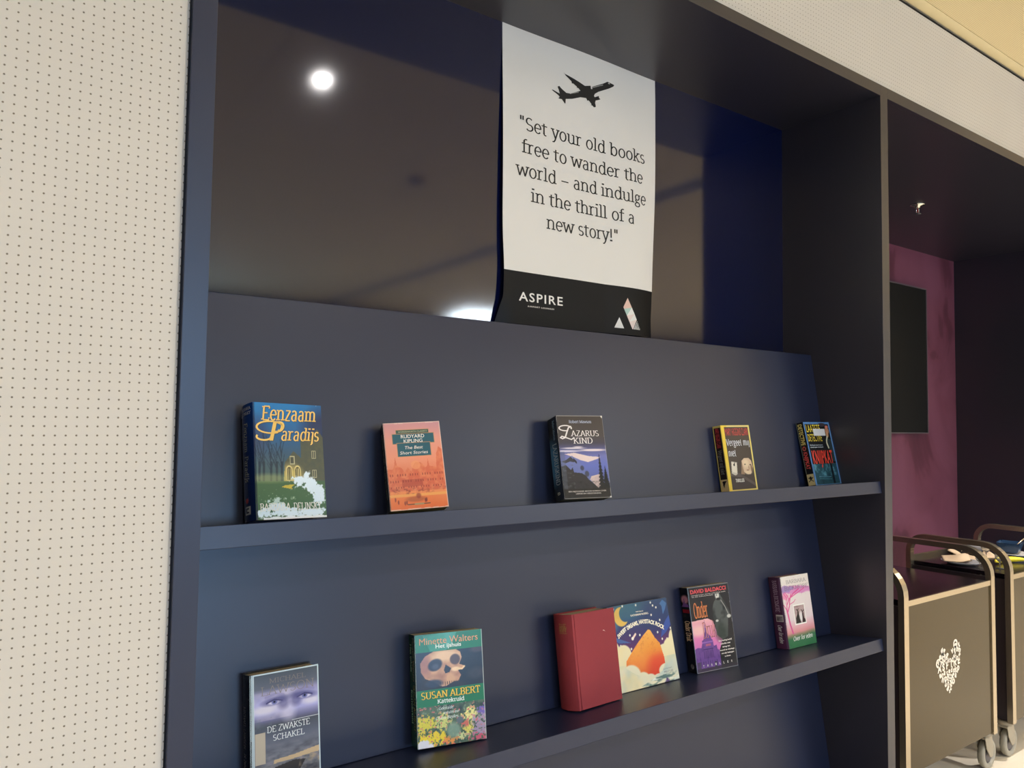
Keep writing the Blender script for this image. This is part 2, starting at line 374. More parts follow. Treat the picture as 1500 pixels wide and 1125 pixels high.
def strip(pts, T, t, out):
    n = len(pts)
    if n < 2: return
    L_, R_ = [], []
    for i, p in enumerate(pts):
        a = pts[max(i - 1, 0)]; b = pts[min(i + 1, n - 1)]
        dx, dy = b[0] - a[0], b[1] - a[1]; d = math.hypot(dx, dy) or 1; dx /= d; dy /= d
        wd = math.sqrt((T * dy) ** 2 + (t * dx) ** 2) / 2
        mit = 1.
        if 0 < i < n - 1:
            e1 = (p[0] - a[0], p[1] - a[1]); l1 = math.hypot(*e1) or 1
            c = (e1[0] * dx + e1[1] * dy) / l1; mit = 1 / max(.6, c)
        L_.append((p[0] - dy * wd * mit, p[1] + dx * wd * mit)); R_.append((p[0] + dy * wd * mit, p[1] - dx * wd * mit))
    for i in range(n - 1): out.append([R_[i], R_[i + 1], L_[i + 1], L_[i]])

def serif_text(s, T=.075, t=.05, track=0, slab=True):
    out = []; x = 0
    for ch in s:
        adv, st, se = SER.get(ch, SER.get(ch.upper(), SER[' ']))
        for pl in st: strip([(a + x, b) for a, b in pl], T, t, out)
        if slab:
            for (a, b, l, r_) in se:
                th = t if abs(b - .7) > .04 or l != .035 else .05
                b2 = b
                if b <= .001 or b == -.22: b2 = b + th / 2
                if abs(b - K) < .001: b2 = b - th / 2
                out.append([(x + a - l - T / 2 * (l > 0), b2 - th / 2), (x + a + r_ + T / 2 * (r_ > 0), b2 - th / 2), (x + a + r_ + T / 2 * (r_ > 0), b2 + th / 2), (x + a - l - T / 2 * (l > 0), b2 + th / 2)])
        x += adv + track
    return out, x, K

_cache = {}
def sans_text(s, bold=0., track=1.):
    key = (s, bold, track)
    if key in _cache: return _cache[key]
    cu = bpy.data.curves.new('t', 'FONT'); cu.body = s; cu.size = 1; cu.offset = bold; cu.space_character = track
    cu.resolution_u = 3
    o = bpy.data.objects.new('t', cu); C.objects.link(o)
    bpy.context.view_layer.update()
    me = bpy.data.meshes.new_from_object(o.evaluated_get(bpy.context.evaluated_depsgraph_get()))
    polys = [[(me.vertices[i].co.x, me.vertices[i].co.y) for i in p.vertices] for p in me.polygons]
    bpy.data.objects.remove(o); bpy.data.curves.remove(cu); bpy.data.meshes.remove(me)
    xs = [p[0] for q in polys for p in q] or [0, 1]
    x0 = min(xs); polys = [[(a - x0, b) for a, b in q] for q in polys]
    r_ = (polys, max(xs) - x0, .729); _cache[key] = r_
    return r_

class Ink:
    """flat lettering collected in face coordinates (metres), one mesh per colour set"""
    def __init__(s): s.v = []; s.f = []; s.m = []; s.mats = []
    def mi(s, m):
        if m not in s.mats: s.mats.append(m)
        return s.mats.index(m)
    def polys(s, ps, m, fn, z):
        k = s.mi(m)
        for q in ps:
            b = len(s.v); s.v += [fn(x, y, z) for x, y in q]; s.f.append(list(range(b, b + len(q)))); s.m.append(k)
    def text(s, string, m, x0, x1, y0, cap, fn, font='serif', z=.0003, shear=0, path=None, y1=None, **kw):
        ps, wd, kc = (serif_text if font == 'serif' else sans_text)(string, **kw)
        sx = (x1 - x0) / wd; sy_ = cap / kc; y1 = y0 if y1 is None else y1
        q2 = []
        for q in ps:
            r_ = []
            for x, y in q:
                px = x0 + x * sx + y * sy_ * shear; py = y0 + (y1 - y0) * x / wd + y * sy_
                if path: px, py = path(x / wd, y * sy_)
                r_.append((px, py))
            q2.append(r_)
        s.polys(q2, m, fn, z)
    def build(s, name, parent):
        me = bpy.data.meshes.new(name); me.from_pydata(s.v, [], s.f)
        for m in s.mats: me.materials.append(m)
        me.polygons.foreach_set('material_index', s.m); me.update()
        return link(name, me, parent)
def flat(x, y, z): return (x, y, z)

_ink = {}
def ink(c, rough=.4):
    k = (tuple(c), rough)
    if k not in _ink: _ink[k] = mat('ink_%02x%02x%02x' % tuple(c), c, rough)
    return _ink[k]

# ---------------------------------------------------------------- poster
def poster():
    PW, PH, ZB0 = .6165, .862, 1.5 + .206 * 1.33
    x0 = .8785 * 1.33
    t = thing('poster', 'white poster with black aeroplane and book quote hanging at top of the bookcase', 'poster', (x0, DBACK, ZB0))
    edge = [(0, 0, .579), (.06, 0, .580), (.148, .004, .588), (.44, 0, .603), (.79, 0, .616), (.862, -.002, .6165)]
    def f(u, v, z=0):
        # hangs from the top, its foot 23 mm clear of the back; lower corner rolls back a little
        y = -(.0026 + .0205 * (1 - v / PH) ** 1.0)
        xr = np.interp(v, [e[0] for e in edge], [e[2] for e in edge])
        s = u / PW
        a = max(0., (s - .80) / .20)
        xx = u - (PW - xr) * a ** 1.5
        y += -.012 * math.sin(math.pi * min(1, max(0, (s - .62) / .38))) * (1 - v / PH) ** .6
        y += .0022 * math.sin(s * 7 + 1) * math.sin(v * 9)
        # lower left corner curls to the wall
        c = max(0., 1 - s / .05) * max(0., 1 - v / .075)
        xx -= .020 * c; y += .012 * c
        m = max(0., 1 - s / .03) * math.exp(-((v - .15) / .09) ** 2)
        xx += .006 * m
        return (xx, y - z, v)
    nx, ny = 44, 60
    vs = [f(PW * i / nx, PH * j / ny) for j in range(ny + 1) for i in range(nx + 1)]
    BAND = .1505
    jb = min(range(ny + 1), key=lambda j: abs(PH * j / ny - BAND))
    vs = [f(PW * i / nx, BAND if j == jb else PH * j / ny) for j in range(ny + 1) for i in range(nx + 1)]
    n0 = len(vs)
    vs += [(a, b + .0009, c) for a, b, c in vs]
    fs, ms = [], []
    for j in range(ny):
        for i in range(nx):
            a = j * (nx + 1) + i
            fs.append((a, a + 1, a + nx + 2, a + nx + 1)); ms.append(1 if j < jb else 0)
            fs.append((n0 + a, n0 + a + nx + 1, n0 + a + nx + 2, n0 + a + 1)); ms.append(2)
    me = bpy.data.meshes.new('poster_sheet'); me.from_pydata(vs, [], fs)
    for m in (mat('poster_paper', (226, 223, 219), .45, var=(3, .02)), mat('poster_black', (17, 17, 20), .5, ior=1.3), mat('poster_reverse', (28, 30, 50), .6)): me.materials.append(m)
    me.polygons.foreach_set('material_index', ms); me.update()
    for p in me.polygons: p.use_smooth = True
    link('poster_sheet', me, t)
    g = lambda x, y, z: f(x, y, z)
    def fine(ps, s=.012):     # split long polygons so print follows the bent sheet
        return ps
    BLK = ink((22, 22, 22), .5)
    K_ = Ink()
    for s, a, b, y in (('"Set your old books', .0559, .5543, .5640), ('free to wander the', .0669, .5428, .4958), ('world - and indulge', .0470, .5585, .4270),
                       ('in the thrill of a', .0996, .5014, .3575), ('new story!"', .1573, .4320, .2885)):
        K_.text(s, BLK, a - .002, b + .004, y, .0375, g, T=.092, t=.060, z=.0006)
    K_.build('quote_lettering', t)
    pl = [(0.2219, 0.7778), (0.2277, 0.7732), (0.2384, 0.7721), (0.2601, 0.7684), (0.2839, 0.7633), (0.306, 0.7577), (0.3285, 0.7647), (0.3304, 0.7549), (0.3356, 0.7555), (0.3357, 0.7635), (0.3807, 0.7789), (0.3988, 0.7869), (0.4084, 0.7881), (0.4212, 0.7868), (0.4276, 0.7832), (0.4232, 0.7774), (0.4038, 0.7667), (0.3783, 0.754), (0.3614, 0.7484), (0.3468, 0.7412), (0.3426, 0.7363), (0.3456, 0.7327), (0.3623, 0.7412), (0.3643, 0.7353), (0.3695, 0.7327), (0.3611, 0.728), (0.3497, 0.7234), (0.3475, 0.7156), (0.3505, 0.7052), (0.3494, 0.7025), (0.3422, 0.7002), (0.335, 0.7044), (0.3299, 0.7027), (0.333, 0.707), (0.3259, 0.7131), (0.3198, 0.7162), (0.3157, 0.7136), (0.3107, 0.7209), (0.2875, 0.7171), (0.2556, 0.7038), (0.23, 0.6967), (0.229, 0.6828), (0.226, 0.6817), (0.2145, 0.6921), (0.201, 0.6905), (0.2068, 0.6969), (0.2001, 0.7013), (0.1764, 0.7102), (0.1802, 0.712), (0.2069, 0.707), (0.2031, 0.7175), (0.1984, 0.7262), (0.2051, 0.7304), (0.2128, 0.7248), (0.2321, 0.7162), (0.2478, 0.7181), (0.2877, 0.7376), (0.2797, 0.7433), (0.2727, 0.7437), (0.2738, 0.7464), (0.2579, 0.7529), (0.254, 0.7506), (0.2521, 0.7575), (0.2296, 0.7691)]
    pl[10:16] = [(0.3807, 0.7859), (0.3988, 0.7969), (0.4084, 0.7961), (0.4212, 0.7948), (0.4276, 0.7932), (0.4232, 0.7874)]
    pl[16:20] = [(0.4038, 0.7757), (0.3783, 0.763), (0.3614, 0.7544), (0.3468, 0.7442)]
    bm = bmesh.new(); fv = [bm.verts.new(g(a, b, .0006)) for a, b in pl]; ff = bm.faces.new(fv)
    bmesh.ops.triangulate(bm, faces=[ff])
    obj('aeroplane_print', bm, BLK, t)
    WH = ink((235, 232, 228)); L_ = Ink()
    # windows of the aeroplane
    for i in range(15):
        x = .338 + .040 * i / 14; y = .7605 + .0185 * i / 14
        L_.polys([[(x, y), (x + .0012, y + .0004), (x + .0012, y + .0032), (x, y + .0028)]], WH, g, .0009)
    for i in range(11):
        x = .247 + .031 * i / 10; y = .7165 + .0125 * i / 10
        L_.polys([[(x, y), (x + .0012, y + .0004), (x + .0012, y + .003), (x, y + .0026)]], WH, g, .0009)
    L_.polys([[(.4005, .7925), (.407, .7905), (.4085, .793), (.404, .7945)]], WH, g, .0009)
    L_.build('aeroplane_windows', t)
    A = Ink()
    x = .0559
    A.text('ASPIRE', WH, .0559, .2133, .0672, .0262, g, font='sans', track=1.18, bold=.012, z=.0008)
    A.text('AIRPORT LOUNGES', WH, .086, .1815, .0515, .0042, g, font='sans', track=1.35, bold=.02, z=.0008)
    A.build('brand_lettering', t)
    M_ = Ink()
    PINK, MINT, PALE = ink((226, 190, 176)), ink((176, 205, 196)), ink((232, 214, 208))
    ap, lc, bl, br = (.4675, .1165), (.4494, .0858), (.4848, .0195), (.5237, .0195)
    def mixp(a, b, s): return (a[0] + (b[0] - a[0]) * s, a[1] + (b[1] - a[1]) * s)
    r1, r2, r3 = mixp(ap, br, .30), mixp(ap, br, .50), mixp(ap, br, .68)
    l1, l2, l3 = mixp(lc, bl, .08), mixp(lc, bl, .38), mixp(lc, bl, .66)
    M_.polys([[lc, l1, r1, ap]], PINK, g, .0008); M_.polys([[l1, l2, r1]], MINT, g, .0008)
    M_.polys([[l2, r2, r1]], WH, g, .0008); M_.polys([[l2, l3, r2]], PALE, g, .0008); M_.polys([[l3, r3, r2]], WH, g, .0008)
    M_.polys([[l3, bl, mixp(bl, br, .1), r3]], PALE, g, .0008)
    for i in range(5):
        a = mixp(mixp(l3, bl, 1), br, .16 + .17 * i); b = mixp(r3, br, .12 + .17 * i)
        M_.polys([[a, (a[0] + .0042, a[1]), (b[0] + .0012, b[1] - .001), b]], WH, g, .0008)
    M_.polys([[(.4333, .053), (.4138, .0193), (.4513, .0193)]], WH, g, .0008)
    M_.build('triangle_emblem', t)
poster()

# ---------------------------------------------------------------- cover art
def vnoise(U, V, sc, seed, oct=3, asp=1.):
    out = np.zeros_like(U); amp = 1; tot = 0
    for o in range(oct):
        g = np.random.default_rng(seed + o).random((64, 64))
        x = (U * sc * asp) % 63; y = (V * sc) % 63
        i = x.astype(int); j = y.astype(int); fx = x - i; fy = y - j
        fx = fx * fx * (3 - 2 * fx); fy = fy * fy * (3 - 2 * fy)
        a = g[j, i] * (1 - fx) + g[j, (i + 1) % 64] * fx; b = g[(j + 1) % 64, i] * (1 - fx) + g[(j + 1) % 64, (i + 1) % 64] * fx
        out += amp * (a * (1 - fy) + b * fy); tot += amp; amp *= .55; sc *= 2.03
    return out / tot

class Art:
    def __init__(s, w, h, res=1000):
        s.nx, s.ny = max(8, int(w * res)), max(8, int(h * res)); s.w, s.h = w, h
        s.U, s.V = np.meshgrid(np.linspace(0, 1, s.nx + 1), np.linspace(0, 1, s.ny + 1))
        s.c = np.zeros(s.U.shape + (3,)); s.asp = w / h
    def fill(s, c, m=None):
        c = np.asarray(c, float)
        if m is None: s.c[:] = c
        else:
            m = np.clip(np.asarray(m, float), 0, 1)[..., None]; s.c = s.c * (1 - m) + c * m
    def grad(s, stops, t=None, m=None):
        t = s.V if t is None else t
        p = [a for a, _ in stops]
        col = np.stack([np.interp(t, p, [c[k] for _, c in stops]) for k in range(3)], -1)
        s.fill(col, np.ones_like(s.U) if m is None else m)
    def ell(s, cx, cy_, rx, ry, soft=.1, rot=0):
        x, y = s.U - cx, (s.V - cy_)
        if rot:
            x = x * s.asp; c_, s_ = math.cos(rot), math.sin(rot); x, y = x * c_ + y * s_, -x * s_ + y * c_; x = x / s.asp
        d = np.sqrt((x / rx) ** 2 + (y / ry) ** 2)
        return np.clip((1 - d) / soft + .5, 0, 1)
    def rect(s, x0, y0, x1, y1): return ((s.U >= x0) & (s.U <= x1) & (s.V >= y0) & (s.V <= y1)).astype(float)
    def poly(s, pts):
        ins = np.zeros(s.U.shape, bool); n = len(pts)
        for i in range(n):
            x1, y1 = pts[i]; x2, y2 = pts[(i + 1) % n]
            if y1 == y2: continue
            c_ = ((y1 > s.V) != (y2 > s.V)) & (s.U < (x2 - x1) * (s.V - y1) / (y2 - y1) + x1)
            ins ^= c_
        return ins.astype(float)
    def line(s, pts, wd, soft=.5):
        d = np.full(s.U.shape, 9.); X_, Y_ = s.U * s.asp, s.V
        for i in range(len(pts) - 1):
            (x1, y1), (x2, y2) = pts[i], pts[i + 1]; x1 *= s.asp; x2 *= s.asp
            dx, dy = x2 - x1, y2 - y1; t = np.clip(((X_ - x1) * dx + (Y_ - y1) * dy) / (dx * dx + dy * dy + 1e-9), 0, 1)
            d = np.minimum(d, np.hypot(X_ - x1 - t * dx, Y_ - y1 - t * dy))
        return np.clip((wd - d) / (wd * soft) + .5, 0, 1)
    def n(s, sc, seed, oct=3, stretch=1.): return vnoise(s.U, s.V, sc, seed, oct, s.asp * stretch)
    def speck(s, a, seed, sc=60): s.c = np.clip(s.c + (s.n(sc, seed, 2)[..., None] - .5) * a, 0, 255)

PRINT = print_mat('printed_cover')
def art_mesh(name, art, fn, parent, m=PRINT):
    """printed face: fine grid whose colour attribute carries the print"""
    nx, ny = art.nx, art.ny
    U, V = art.U.ravel(), art.V.ravel()
    co = fn(U * art.w, V * art.h)
    nv = (nx + 1) * (ny + 1)
    me = bpy.data.meshes.new(name)
    me.vertices.add(nv); me.vertices.foreach_set('co', np.stack(co, -1).astype(np.float32).ravel())
    i, j = np.meshgrid(np.arange(nx), np.arange(ny)); a = (j * (nx + 1) + i).ravel()
    q = np.stack([a, a + 1, a + nx + 2, a + nx + 1], -1)
    me.loops.add(q.size); me.loops.foreach_set('vertex_index', q.ravel().astype(np.int32))
    me.polygons.add(len(q)); me.polygons.foreach_set('loop_start', (np.arange(len(q)) * 4).astype(np.int32))
    me.update(calc_edges=True)
    at = me.color_attributes.new('ink', 'FLOAT_COLOR', 'POINT')
    col = np.ones((nv, 4), np.float32); col[:, :3] = lin(np.clip(art.c, 0, 255).reshape(-1, 3))
    at.data.foreach_set('color', col.ravel())
    me.materials.append(m); me.validate()
    return link(name, me, parent)

PAGES = mat('page_block', (205, 184, 150), .8, bump=(900, .3, .0004))
AXV = Vector((1, 0, 0)); UPV = Vector((0, sa, ca)); OUTV = Vector((0, -ca, sa))
def book_matrix(n, X_, e, psi, rho, h):
    th = math.asin(max(-.9, min(.9, e / h)))
    a = AXV * math.cos(psi) - OUTV * math.sin(psi); out = OUTV * math.cos(psi) + AXV * math.sin(psi)
    u_ = UPV * math.cos(th) - out * math.sin(th); fr = out * math.cos(th) + UPV * math.sin(th)
    c_, s_ = math.cos(rho), math.sin(rho); a, u_ = a * c_ + u_ * s_, u_ * c_ - a * s_
    jy, jz = JN[n]; o = Vector((X_, jy, jz)) + OUTV * e
    return Matrix(((a.x, u_.x, fr.x, o.x), (a.y, u_.y, fr.y, o.y), (a.z, u_.z, fr.z, o.z), (0, 0, 0, 1)))

def make_book(pos, label, kind, front, spine, edge=(200, 200, 200), back=(60, 60, 60), bulge=0., pages=None, hard=False, letter=None, spineletter=None, cover_m=None):
    n, X_, e, psi, rho, w_, h_, t_ = pos
    # lift so that no lower corner sinks into the shelf
    M = book_matrix(n, X_, e, psi, rho, h_)
    jy, jz = JN[n]
    def dsh(p): return (p - Vector((0, jy, jz))).dot(UPV)
    def dpn(p): return (p - Vector((0, jy, jz))).dot(OUTV)
    cs = [M @ Vector((a, b, c)) for a in (0, w_) for b in (0, h_) for c in (0, t_)]
    M = Matrix.Translation(UPV * (-min(dsh(c) for c in cs) + .0004)) @ M
    cs = [M @ Vector((a, b, c)) for a in (0, w_) for b in (0, h_) for c in (0, t_)]
    mn = min(dpn(c) for c in cs)
    if mn < .0015: M = Matrix.Translation(OUTV * (.0015 - mn)) @ M
    t = thing(kind, label, 'book', mw=M)
    ct = .0026 if hard else .0006; ins = .0032 if hard else .0006
    pm = pages or PAGES
    bm = bmesh.new()
    sx = .004 + bulge * .3
    add_box(bm, (sx if hard else .001, ins, ct), (w_ - ins, h_ - ins, t_ - ct), 0, .0004)
    obj('page_block', bm, pm, t)
    EM, BM = ink(edge, .45), ink(back, .45)
    # cover boards and spine strip, slightly rounded
    bm = bmesh.new()
    def sheet(z0, z1): add_box(bm, (0.0, 0, z0), (w_, h_, z1), 0, .0005 if hard else .0002)
    sheet(t_ - ct, t_ - .00015); obj('front_cover_board', bm, cover_m or EM, t)
    bm = bmesh.new(); add_box(bm, (0, 0, 0), (w_, h_, ct), 0, .0004 if hard else .0002); obj('back_cover', bm, cover_m or BM, t)
    # spine: curved strip
    ns = 10; bm = bmesh.new(); rows = []
    def bx(z): return -bulge * (1 - ((z - t_ / 2) / (t_ / 2)) ** 2) if t_ > 0 else 0
    for k in range(ns + 1):
        z = t_ * k / ns
        rows.append([bm.verts.new((bx(z) + .00025, 0, z)), bm.verts.new((bx(z) + .00025, h_, z)), bm.verts.new((bx(z) + ct + .001, h_, z)), bm.verts.new((bx(z) + ct + .001, 0, z))])
    for A, B in zip(rows, rows[1:]):
        for k in range(4): bm.faces.new((A[k], A[(k + 1) % 4], B[(k + 1) % 4], B[k]))
    bm.faces.new(rows[0][::-1]); bm.faces.new(rows[-1])
    bmesh.ops.recalc_face_normals(bm, faces=bm.faces[:])
    sp_o = obj('spine', bm, cover_m or BM, t)
    fc = None
    if front is not None:
        fc = art_mesh('front_cover', front, lambda x, y: (x, y, np.full_like(x, t_)), t)
    if spine is not None:
        art_mesh('spine_print', spine, lambda z, y: (np.array([bx(q) for q in z]) * 1.0, y, z), sp_o)
        # outward facing
    if letter:
        L_ = Ink(); letter(L_, lambda x, y, z: (x, y, t_ + z), w_, h_); L_.build('cover_lettering', fc or t)
    if spineletter:
        L_ = Ink(); spineletter(L_, lambda u, v, z: (bx(v) - z, h_ - u, v), t_, h_); L_.build('spine_lettering', sp_o)
    return t

POS = {
 'eenz': (1, .4280, .0177, .116, -.014, .1468, .2309, .0533), 'kip': (1, .7333, .0317, -.287, .017, .1281, .1961, .0409),
 'laz': (1, 1.2112, .0221, -.240, -.027, .1336, .2156, .0546), 'verg': (1, 1.8818, .0031, -.013, .011, .1374, .2057, .0317),
 'knij': (1, 2.3227, .0152, .009, .008, .1588, .2203, .0277), 'zwak': (2, .4496, .0011, .008, -.004, .1401, .2217, .0479),
 'susan': (2, .8167, .0095, -.205, -.033, .1616, .2374, .0465), 'red': (2, 1.2376, .0051, .084, -.015, .1582, .2304, .0671),
 'hay': (2, 1.4302, .0206, -.034, .004, .2267, .2241, .0099), 'bald': (2, 1.7348, .0043, -.143, -.003, .1582, .2421, .0355),
 'bick': (2, 2.1628, .0016, -.015, -.008, .1502, .2264, .0462)}

def spine_art(pos, fnc):
    a = Art(pos[7], pos[6], 700); fnc(a); return a

# --- 1 blue hardcover, gold title
def b_eenz():
    p = POS['eenz']; a = Art(p[5], p[6])
    a.grad([(0, (58, 92, 62)), (.12, (62, 104, 70)), (.31, (70, 104, 72)), (.33, (78, 104, 98)), (.55, (60, 92, 118)), (.75, (44, 104, 160)), (1, (38, 128, 196))])
    a.fill((52, 62, 100), .6 * np.clip(a.n(3, 5) * 1.6 - .35, 0, 1) * np.clip((a.V - .5) * 3, 0, 1) * np.clip((a.U - .55) * 2.5, 0, 1))
    a.fill((44, 44, 74), .7 * a.ell(1.0, .78, .28, .16, .9)); a.fill((60, 60, 95), .5 * a.ell(0.05, .72, .15, .14, .9))
    hs = a.poly([(.66, .70), (.66, .52), (.55, .58), (.42, .48), (.40, .32), (1.01, .32), (1.01, .70), (.92, .78), (.80, .70)])
    a.fill((78, 84, 74), hs * .92); a.fill((100, 100, 76), hs * a.n(30, 9) * .7)
    a.fill((212, 190, 110), hs * a.ell(.5, .35, .16, .10, .9) * .9)
    for x, y, ww in ((.48, .38, .045), (.60, .38, .045)):
        ar = np.maximum(a.rect(x - ww, .325, x + ww, .42), a.ell(x, .42, ww, .035, .1))
        a.fill((222, 206, 140), ar); a.fill((88, 84, 60), np.maximum(a.rect(x - ww * .72, .33, x + ww * .72, .415), a.ell(x, .415, ww * .72, .026, .1)))
        for d in (-.3, .3): a.fill((214, 200, 140), a.rect(x + d * ww - .004, .33, x + d * ww + .004, .43))
    for x, y in ((.53, .50), (.85, .55), (.85, .38)):
        a.fill((190, 186, 150), a.rect(x - .032, y - .035, x + .032, y + .035)); a.fill((80, 84, 74), a.rect(x - .024, y - .029, x - .002, y + .029)); a.fill((80, 84, 74), a.rect(x + .003, y - .029, x + .024, y + .029))
    random.seed(3)
    for x0 in (.06, .12, .22, .30, .37):
        a.fill((34, 52, 66), .85 * a.line([(x0, .33), (x0 + .01, .48)], .010))
        for k in range(9):
            an = R(random.uniform(50, 130)); l = random.uniform(.08, .2); y0 = .40 + .02 * k
            a.fill((36, 54, 72), .6 * a.line([(x0 + .006, y0), (x0 + math.cos(an) * l, y0 + math.sin(an) * l * .9)], .0035))
    a.fill((176, 182, 118), .5 * a.ell(.2, .345, .28, .035, 1))
    a.fill((214, 190, 70), a.poly([(.36, .27), (.42, .285), (.55, .29), (.50, .265), (.52, .25), (.42, .262)]) * .9)
    nz = a.n(46, 31, 3); nb = a.n(15, 51, 2)
    def bush(m, c, k=1.0): a.fill(c, np.clip((m * .62 + nz * .9 + nb * .55 - 1.22) * 9 * k, 0, 1))
    bl_ = a.line([(.60, .315), (.72, .33), (.80, .28), (.88, .22), (.90, .15)], .062, 1.4)
    bush(bl_ * 1.3, (226, 242, 252))
    bt = np.maximum(a.line([(.10, .05), (.3, .055), (.55, .045), (.9, .05)], .045, 1.5), a.ell(.30, .10, .16, .055, .9))
    bush(bt * 1.25, (220, 238, 248)); bush(a.ell(.28, .15, .16, .05, 1.2) * .95, (190, 214, 206))
    a.fill((200, 226, 196), np.clip(a.n(60, 71, 2) * 6 - 4.4, 0, 1) * (a.V < .25) * .6)
    a.fill((235, 244, 250), (a.V < .02 + .006 * np.sin(a.U * 30)) * 1. * (a.U > .1))
    def sp_(s):
        s.grad([(0, (16, 34, 78)), (.5, (18, 40, 92)), (1, (24, 62, 130))]); s.fill((190, 70, 60), s.ell(.42, .175, .13, .022)); s.fill((190, 190, 185), s.rect(.22, .06, .68, .125)); s.fill((20, 30, 60), s.rect(.32, .07, .58, .115) - s.rect(.42, .085, .7, .10))
    G, W_ = ink((248, 206, 110), .35), ink((236, 236, 226), .35)
    DK = ink((18, 36, 70))
    def le(L, f, w_, h_):
        for dz, m, d in ((.0002, DK, .0012), (.0004, G, 0)):
            T = .12
            L.text('Eenzaam', m, .112 * w_ + d, .905 * w_ + d, .848 * h_ - d, .120 * h_, f, z=dz, shear=.12, T=T, t=.06)
            L.text('aradijs', m, .375 * w_ + d, .935 * w_ + d, .672 * h_ - d, .108 * h_, f, z=dz, shear=.16, T=T, t=.06)
            L.text('P', m, .20 * w_ + d, .39 * w_ + d, .668 * h_ - d, .165 * h_, f, z=dz, shear=.25, T=.16, t=.06, slab=False)
            sw = []
            strip([(x * w_ + d, y * h_ - d) for x, y in arc(.235, .785, .19, .052, 20, 300) + [(.36, .765)]], .004, .003, sw)
            strip([(x * w_ + d, y * h_ - d) for x, y in arc(.14, .700, .10, .028, 150, 370)], .004, .0035, sw)
            L.polys(sw, m, f, dz)
        L.text('BARBARA', W_, .055 * w_, .475 * w_, .072 * h_, .062 * h_, f, z=.0004, T=.11)
        L.text('DELINSKY', W_, .52 * w_, .92 * w_, .070 * h_, .062 * h_, f, z=.0004, T=.11)
    def ls(L, f, t_, h_):
        L.text('BARBARA', ink((190, 196, 200)), .012, .0, .0, .01, f, z=.0003) if False else None
        for s, v in (('BARBARA', .945), ('DELINSKY', .905)):
            ps, wd, kc = serif_text(s, T=.12)
            q2 = [[((x / wd) * .82 * t_ + .06 * t_, y * .026 * h_ / kc) for x, y in q] for q in ps]
            L.polys(q2, ink((196, 200, 202)), lambda x, y, z, v=v: f(h_ * (1 - v) - y, x, z), .0004)
        L.text('Eenzaam  Paradijs', ink((170, 172, 150)), .16 * h_, .67 * h_, .34 * t_, .30 * t_, f, z=.0004, shear=.1, T=.11)
    make_book(p, 'blue hardcover book with gold italic title and country house picture, on the upper shelf', 'hardcover_book', a, spine_art(p, sp_), (30, 60, 110), (20, 34, 78), bulge=.004, hard=True, letter=le, spineletter=ls)
b_eenz()

